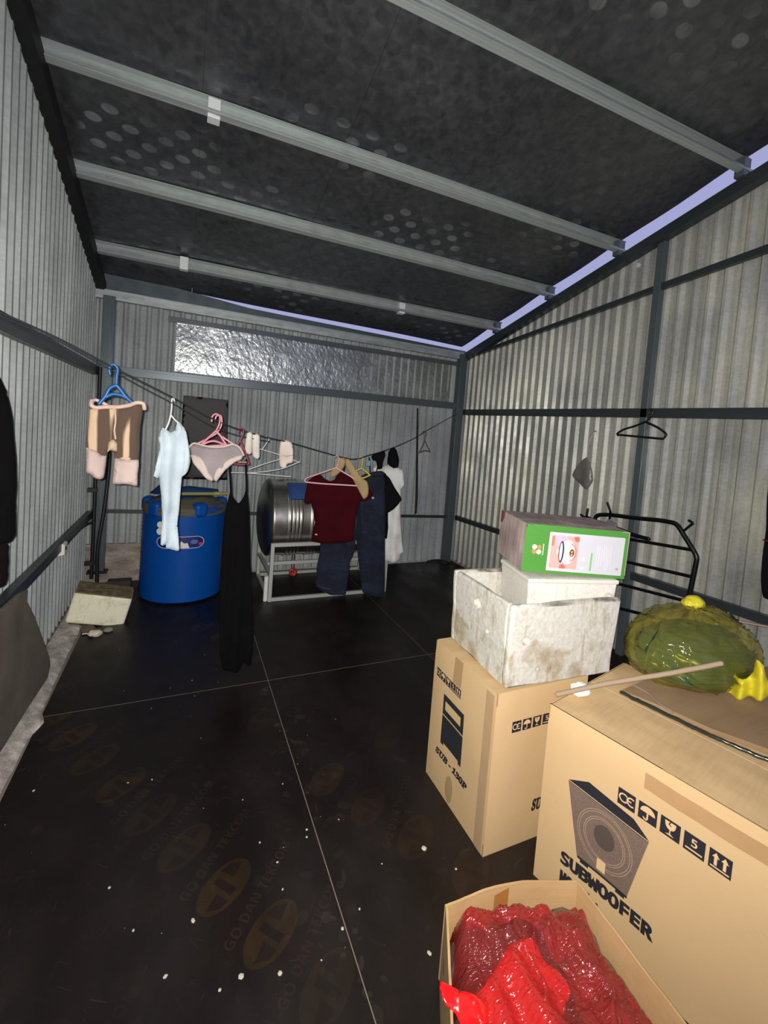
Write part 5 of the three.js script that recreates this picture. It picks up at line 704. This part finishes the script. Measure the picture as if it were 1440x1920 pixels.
// socks
{
  const mS = fabric(0xe9e2d6);
  let P = at(466, 812, 0.3); garment('sock', 'white sock folded over the line nearest the dark red hanger', 'sock', P, [{ name: 'knit', mat: mS, px: [[463, 810], [468, 810], [473, 812], [473, 830], [472, 848], [468, 852], [462, 850], [458.6, 844], [460.5, 825]], opt: { th: 0.014, edge: 0.02, fold: 0.003, max: 0.012, seed: 3 } }], [466, 814], 'socks on the clothesline');
  P = at(480, 816, 0.3); garment('sock', 'white sock with grey toe hanging beside the first folded sock', 'sock', P, [{ name: 'knit', mat: mS, px: [[473, 814], [480, 813], [487, 817], [487, 840], [487, 857], [483, 861], [477, 858], [473, 850]], opt: { th: 0.014, edge: 0.02, fold: 0.003, max: 0.012, seed: 4 } }], [480, 818], 'socks on the clothesline');
  P = at(536, 829, 0.1); garment('sock', 'pinkish white sock hanging alone over the middle of the line', 'sock', P, [{ name: 'knit', mat: fabric(0xecdcd2), px: [[526, 827], [535, 825], [547, 830], [550, 845], [549, 867], [539, 870], [537, 876], [530, 878.5], [524.5, 873], [523, 848]], opt: { th: 0.016, edge: 0.02, fold: 0.004, max: 0.012, seed: 5 } }, { name: 'stripe', mat: fabric(0xc9a59a), tube: [[524, 853, 0.016], [536, 855, 0.018], [549, 853, 0.016]], r: 0.003 }], [536, 829], 'socks on the clothesline');
  // folding wire rack for small laundry
  P = at(505, 827, 0.2, 0.03); const o = onPlane(505, 823, P), t = thing('wire_drying_rack', 'white folding wire drying rack hooked on the line', 'drying rack', [o.x, o.y, o.z]); const m = plastic(0xc9ccc8);
  for (const q of [[[498, 818], [505, 823], [492, 842]], [[488, 842], [522, 852], [562, 867]], [[467, 880], [498, 869], [525, 861]], [[432, 886], [466, 887], [500, 884], [530, 879], [562, 866]], [[466, 887], [500, 890], [545, 894]]]) mesh('wire', rel(tubePx(q, P, 0.0028, { smooth: false, seg: 12, rad: 6 }), o), m, t);
}
// maroon shirt on a pink hanger
{
  const P = at(635, 857, 0.0); const mM = fabric(0x3d0610);
  garment('maroon_shirt', 'maroon short-sleeved shirt draped from a pink hanger', 'shirt', P, [
    { name: 'body', mat: mM, px: [[589, 893], [600, 889], [607, 896], [617, 902], [626, 900], [633, 889], [641, 885], [652, 889], [664, 895], [672, 905], [676, 938], [668, 965], [664, 990], [663, 1013], [645, 1018], [625, 1019.5], [600, 1018], [584, 1015], [590, 981], [587, 957], [583, 944], [582, 915]], opt: { th: 0.035, edge: 0.06, fold: 0.012, freq: 24, seed: 21, max: 0.028 } },
    { name: 'sleeve', mat: mM, px: [[590, 893], [578, 901], [573, 920], [570, 942], [576, 946], [584, 943], [588, 930], [592, 910]], off: 0.006, opt: { th: 0.025, edge: 0.03, fold: 0.005, seed: 22, max: 0.022 } },
    { name: 'sleeve', mat: mM, px: [[664, 895], [680, 905], [692, 917], [700, 927], [695, 934], [687, 939], [673, 939], [668, 920]], off: 0.002, opt: { th: 0.022, edge: 0.03, fold: 0.005, seed: 23, max: 0.022 } },
    { name: 'hem_tag', mat: fabric(0xd8d4cc), px: [[590.5, 1001], [595, 1001.5], [595, 1003.5], [590.5, 1003]], smooth: false, off: 0.04, opt: { th: 0.002, edge: 0.004, fold: 0, max: 0.02 } },
  ], [632, 888]);
  const PH = { ...P, o: P.o.clone().addScaledVector(P.n, 0.055) };
  hanger('pale pink hanger laid over the maroon shirt', 0xd0a0a4, PH, [[627, 857], [632, 855, -0.02], [636, 860], [634, 868], [630, 877]], [[[630, 877], [610, 884], [590, 891], [574, 897], [571, 901], [574, 904]], [[630, 877], [645, 886], [660, 895], [672, 905]]], [[574, 904], [605, 907], [640, 909], [672, 911]], 0.0065);
  const PT = at(652, 861, 0.0, -0.15); const mT = fabric(0xb59c70);
  garment('tan_bra', 'tan stretchy strapped garment folded over the line', 'underwear', PT, [
    { name: 'cup', mat: mT, px: [[647, 860], [654, 861], [660, 868], [666, 878], [679, 896], [689, 904], [691.5, 920], [689, 931], [682, 936], [675, 924], [658, 892], [648, 874]], opt: { th: 0.014, edge: 0.02, fold: 0.004, seed: 31, max: 0.018 } },
    { name: 'cup', mat: mT, px: [[637, 858], [646, 859], [647, 872], [638, 885], [626, 895], [619, 892], [621, 884], [629, 876], [634, 868]], off: -0.012, opt: { th: 0.012, edge: 0.02, fold: 0.004, seed: 32, max: 0.018 } },
  ], [650, 862]);
}
// jeans, black shirt, white dress and the small things at the far end
{
  const denim = dataTex(256, 256, (u, v, x, y) => { const f = fbm(u * 3, v * 9, 911, 4, 3, 9), n = fbm(u * 60, v * 60, 915, 2, 60, 60); const k = clamp((f - 0.4) * 2.2, 0, 1) * 20 + (n - 0.5) * 14; return [clamp(12 + k * 0.8), clamp(19 + k), clamp(36 + k * 1.35)]; });
  const mJ = phys({ map: denim, roughness: 0.95, sheen: 0.2, sheenColor: new THREE.Color(0.05, 0.08, 0.14), side: THREE.DoubleSide });
  const mStitch = fabric(0x3c4a66);
  let P = at(648, 858, 0.0, 0.07);
  garment('jeans', 'dark blue jeans hanging behind the maroon shirt', 'jeans', P, [
    { name: 'leg', mat: mJ, px: [[602, 940], [634, 940], [640, 1000], [650, 1030], [656, 1062], [652, 1085], [648, 1114], [636, 1116], [625, 1115], [610, 1112], [596, 1103], [592, 1097], [594, 1062], [600, 1028]], opt: { th: 0.045, edge: 0.06, fold: 0.012, freq: 40, seed: 41, max: 0.03, uvs: 1.2 } },
    { name: 'leg', mat: mJ, px: [[634, 935], [664, 935], [667, 1000], [666, 1025], [661, 1044], [652, 1056], [642, 1010]], off: -0.03, opt: { th: 0.04, edge: 0.05, fold: 0.012, freq: 40, seed: 42, max: 0.03, uvs: 1.2 } },
    { name: 'waistband', mat: mJ, px: [[604, 905], [662, 905], [664, 940], [602, 944]], opt: { th: 0.03, edge: 0.04, fold: 0.004, max: 0.03 } },
    { name: 'strap', mat: mJ, tube: [[640, 907], [645, 880], [648, 860]], r: 0.008 },
    { name: 'hem', mat: mStitch, tube: [[597, 1094, 0.045], [608, 1099, 0.05], [622, 1101, 0.05]], r: 0.003 },
  ], [648, 860]);
  P = at(692, 857, 0.0);
  garment('jeans', 'dark blue jeans folded lengthwise beside the black shirt', 'jeans', P, [
    { name: 'leg', mat: mJ, px: [[672, 903], [684, 892], [700, 888], [715, 886], [721, 903], [722, 965], [722, 1040], [721, 1116], [710, 1118], [699, 1117], [680, 1110], [676, 1085], [673, 1062], [668, 1014], [669, 950]], opt: { th: 0.045, edge: 0.06, fold: 0.014, freq: 44, seed: 45, max: 0.03, uvs: 1.2 } },
    { name: 'waistband', mat: mJ, px: [[671, 896], [684, 889], [702, 884], [716, 883], [719, 893], [702, 896], [686, 900], [673, 906]], off: 0.01, opt: { th: 0.035, edge: 0.02, fold: 0.003, max: 0.02, uvs: 1.2 } },
    { name: 'pocket', mat: mJ, px: [[690, 965], [712, 962], [713, 998], [702, 1006], [691, 1000]], off: 0.04, opt: { th: 0.008, edge: 0.012, fold: 0.003, max: 0.02, uvs: 1.4 } },
    { name: 'button', mat: std({ color: 0xe4e2da, metalness: 0.6, roughness: 0.3 }), tube: [[698.6, 931.5, 0.05], [699.2, 932.2, 0.052]], r: 0.011 },
    { name: 'stitching', mat: mStitch, tube: [[678, 940, 0.048], [680, 980, 0.05], [682, 1040, 0.048]], r: 0.002 },
    { name: 'belt_loop', mat: mJ, tube: [[692, 858], [693, 870], [694, 888]], r: 0.006 },
  ], [692, 860]);
  hanger('yellow hanger above the folded jeans', 0xc9b32a, { ...P, o: P.o.clone().addScaledVector(P.n, 0.07) }, [[672, 862], [675, 857], [680, 858], [680, 868], [678, 878]], [[[678, 878], [670, 882], [663, 886]], [[678, 878], [686, 884], [694, 891]]], [[663, 886], [678, 896], [694, 891]], 0.0075);
  P = at(715, 847, 0.15); const mK = fabric(0x111216);
  garment('black_tshirt', 'black t-shirt with a drooping sleeve behind the folded jeans', 'shirt', P, [
    { name: 'body', mat: mK, px: [[684, 896], [694, 888], [702, 884], [712, 884], [722, 889], [730, 897], [734, 920], [728, 955], [726, 1010], [690, 1010], [686, 950]], opt: { th: 0.035, edge: 0.05, fold: 0.01, freq: 36, seed: 51, max: 0.03 } },
    { name: 'sleeve', mat: mK, px: [[724, 890], [731, 897], [740, 914], [748, 926], [753, 936], [746, 947], [737, 956], [724, 962], [722, 930]], off: 0.01, opt: { th: 0.028, edge: 0.04, fold: 0.006, seed: 52, max: 0.025 } },
    { name: 'collar', mat: fabric(0x1c2030), tube: [[694, 889, 0.03], [703, 886, 0.035], [714, 885, 0.035], [721, 889, 0.03]], r: 0.012 },
    { name: 'hanging_loop', mat: mK, tube: [[706, 884], [710, 865], [714, 849]], r: 0.006 },
  ], [708, 850]);
  P = at(738, 840, 0.1); const mWh = fabric(0xf6f6f4);
  garment('white_dress', 'white dress with a ragged hem at the far end of the line', 'dress', P, [
    { name: 'body', mat: mWh, px: [[714, 878], [722, 873], [732, 874], [742, 876], [750, 884], [752, 910], [751, 945], [752, 985], [754, 1014], [756, 1035], [751, 1040], [749, 1051], [738, 1055], [724, 1053], [714, 1050], [713, 980], [712, 920]], opt: { th: 0.03, edge: 0.05, fold: 0.02, freq: 46, seed: 61, max: 0.03 } },
    { name: 'sleeve', mat: mWh, px: [[742, 876], [755, 882], [757, 896], [758.5, 910], [752, 917], [745, 908]], off: 0.012, opt: { th: 0.022, edge: 0.03, fold: 0.006, max: 0.025 } },
    { name: 'sleeve', mat: mWh, px: [[718, 872], [708, 872], [700, 878], [702, 886], [714, 888]], off: 0.06, opt: { th: 0.018, edge: 0.03, fold: 0.006, max: 0.025 } },
    { name: 'hanging_loop', mat: mWh, tube: [[728, 874], [732, 856], [737, 841]], r: 0.006 },
  ], [732, 870]);
  P = at(708, 852, 0.2, -0.05); garment('black_sock', 'pair of black socks folded over the line above the black shirt', 'sock', P, [{ name: 'knit', mat: mK, px: [[696, 855], [702, 851], [712, 849], [721, 845], [722, 854], [718, 866], [716.5, 878], [708, 880], [705, 865], [698, 862]], opt: { th: 0.03, edge: 0.03, fold: 0.006, max: 0.02 } }], [708, 852]);
  P = at(737, 840, 0.0, -0.09); garment('black_bundle', 'small black bunched garment hooked over the line above the white dress', 'garment', P, [{ name: 'cloth', mat: mK, px: [[728, 848], [733, 841], [738, 838], [744, 845], [748, 862], [746, 876], [738, 878], [726, 869]], opt: { th: 0.05, edge: 0.05, fold: 0.01, freq: 50, seed: 71, max: 0.02 } }], [737, 842]);
  P = at(690, 862, 0, -0.07); const bp = onPlane(690, 868, P); const pg = thing('clothes_peg', 'small pale blue peg clipped on the line beside the yellow hanger', 'peg', [bp.x, bp.y, bp.z]); mesh('jaw', new RoundedBoxGeometry(0.02, 0.06, 0.012, 2, 0.004).translate(-0.008, 0, 0), plastic(0x6d93a8), pg); mesh('jaw', new RoundedBoxGeometry(0.016, 0.05, 0.012, 2, 0.004).translate(0.012, -0.004, 0), plastic(0x7fa2b4), pg);
  P = at(795, 811, 0.2); hanger('dark empty hanger on the line near the corner post', 0x4c3a3e, P, [[791, 814], [794, 809], [799, 811], [797, 820], [796, 826]], [[[796, 826], [792, 836], [786, 849]], [[796, 826], [801, 836], [806, 847]]], [[786, 849], [796, 845], [806, 847]], 0.007);
}
// dark clothes at the edges of the view
{
  const P = facing(V3(-0.66, 1.9, -2.02), 0.5);
  const m = fabric(0x0d0c0e), o = onPlane(2, 722, P); const t = thing('black_coat', 'black coat hanging from the rail of the ribbed side wall', 'coat', [o.x, o.y, o.z]);
  const P2 = upright(V3(-0.70, 1.4, -2.3), V3(1, 0, 0.25));
  mesh('body', rel(clothGeo(outline([[-60, 640], [-10, 690], [4, 735], [14, 790], [20, 850], [25, 905], [25, 1000], [18, 1015], [-60, 1016]], P2, true, 2), P2, { th: 0.03, edge: 0.05, fold: 0.012, freq: 30, seed: 81, max: 0.04 }), o), m, t);
  mesh('tail', rel(clothGeo(outline([[-60, 1010], [5, 1012], [8, 1040], [7, 1080], [2, 1100], [-60, 1110]], P2, true, 2), P2, { th: 0.025, edge: 0.04, fold: 0.01, freq: 30, seed: 82, max: 0.04 }), o), fabric(0x1a1013), t);
  const g = onX(1450, 930, XR - 0.09), P3 = upright(V3(XR - 0.10, 1.4, -1.4), V3(-1, 0, 0)); const t2 = thing('dark_jacket', 'dark jacket with a red trim hanging on the grimy side wall', 'jacket', [g.x, g.y, g.z]);
  mesh('body', rel(clothGeo(outline([[1440, 900], [1500, 880], [1540, 900], [1540, 1150], [1432, 1120], [1427, 1060], [1436, 1000], [1438, 940]], P3, true, 2), P3, { th: 0.03, edge: 0.04, fold: 0.01, freq: 30, seed: 85, max: 0.05 }), g), fabric(0x16141a), t2);
  mesh('trim', rel(tubePx([[1437, 1012, 0.03], [1446, 1014, 0.035], [1470, 1018, 0.035]], P3, 0.006), g), fabric(0x6a1822), t2, 'dark red trim');
}

// ------------------------------------------------------------------ on and against the grimy side wall
{
  const P = upright(V3(XR - 0.115, 2, -2.44), V3(-1, 0, 0));
  hanger('black hanger hooked on the steel post over the rail', 0x121316, P, [[1216, 776], [1220, 768], [1224, 771], [1220, 782], [1212, 790]], [[[1210, 791], [1190, 799], [1168, 806], [1157, 814], [1159, 816]], [[1210, 791], [1224, 797], [1240, 806], [1249, 815], [1246, 820]]], [[1158, 815], [1200, 819], [1244, 823]], 0.009);
  const PB = upright(V3(XR - 0.06, 1.6, -2.9), V3(-1, 0, 0)); const o = onPlane(1116, 809, PB), t = thing('hanging_bag', 'small grey plastic bag tied to the wall by a white string', 'plastic bag', [o.x, o.y, o.z]);
  mesh('pouch', rel(clothGeo(outline([[1101, 857], [1106, 868], [1110, 882], [1111, 902], [1102, 918], [1090, 911], [1074, 891], [1085, 869], [1095, 860]], PB, true, 3), PB, { th: 0.02, edge: 0.05, fold: 0.01, freq: 40, seed: 91, max: 0.02 }), o), phys({ color: 0x6e6a66, roughness: 0.35, clearcoat: 0.4, side: THREE.DoubleSide }), t);
  mesh('string', rel(tubePx([[1116, 808], [1108, 822], [1102, 838], [1100, 860]], PB, 0.004), o), plastic(0xb9bdbb), t); mesh('nail', new THREE.CylinderGeometry(0.004, 0.004, 0.03, 8).rotateZ(Math.PI / 2), mSteelDark, t);
}
{
  // black tubular rack leaning by the wall
  const P = upright(V3(3.14, 0.9, -2.3), V3(-1, 0, 0.06)), m = std({ color: 0x0d0e11, roughness: 0.35, metalness: 0.2 }); const q = (u, v) => onPlane(u, v, P);
  const foot = q(1288, 1112); foot.y = 0.0; const foot2 = q(1117, 965); foot2.y = 0;
  const o = V3(foot.x, 0, foot.z), t = thing('tubular_rack', 'black tubular metal rack with cross bars by the grimy wall', 'rack', [o.x, 0, o.z]);
  mesh('frame_tube', rel(tubeGeo([foot2.clone().setY(0.016), foot2.clone().setY(0.5), q(1114, 985), q(1118, 968), q(1135, 965), q(1190, 971), q(1252, 978), q(1268, 983), q(1284, 1006), q(1300, 1032), q(1306, 1044), q(1303, 1066), q(1297, 1095), q(1289, 1115).lerp(foot, 0.3), foot.clone().setY(0.016)], 0.0165, { seg: 140, rad: 10 }), o), m, t);
  for (const [a, b] of [[[1116, 1000], [1297, 1031]], [[1116, 1040], [1300, 1082]], [[1114, 1083], [1290, 1128]], [[1112, 1128], [1286, 1172]]]) mesh('cross_bar', rel(tubeGeo([q(...a), q(...b)], 0.012, { smooth: false, seg: 8 }), o), m, t);
  mesh('prong', rel(tubeGeo([q(1280, 997), q(1292, 987), q(1300, 981), q(1292, 976)], 0.009, { smooth: false, seg: 24 }), o), m, t);
  mesh('prong', rel(tubeGeo([q(1147, 943).add(V3(-0.05, 0, 0)), q(1152, 957).add(V3(-0.05, 0, 0)), q(1150, 964).add(V3(-0.03, 0, 0)), q(1143, 972)], 0.009, { smooth: false, seg: 24 }), o), m, t);
  mesh('prong', rel(tubeGeo([q(1099, 965).add(V3(-0.06, 0, 0)), q(1107, 972).add(V3(-0.05, 0, 0)), q(1110, 955).add(V3(-0.05, 0, 0))], 0.010, { smooth: false, seg: 24 }), o), m, t);
  mesh('handle', rel(tubeGeo([q(1108, 970), q(1140, 982), q(1172, 993), q(1198, 1003), q(1224, 1010)].map((p) => p.add(V3(-0.05, 0, 0))), 0.015, { seg: 40 }), o), m, t);
  const bk = q(1158, 985).add(V3(-0.075, 0, 0)); const g = new RoundedBoxGeometry(0.02, 0.07, 0.09, 2, 0.006); g.rotateX(0.3); g.translate(bk.x - o.x, bk.y, bk.z - o.z); mesh('bracket', g, std({ color: 0x9aa0a2, metalness: 0.6, roughness: 0.4 }), t, 'light grey metal bracket');
}

renderer.render(scene, camera);
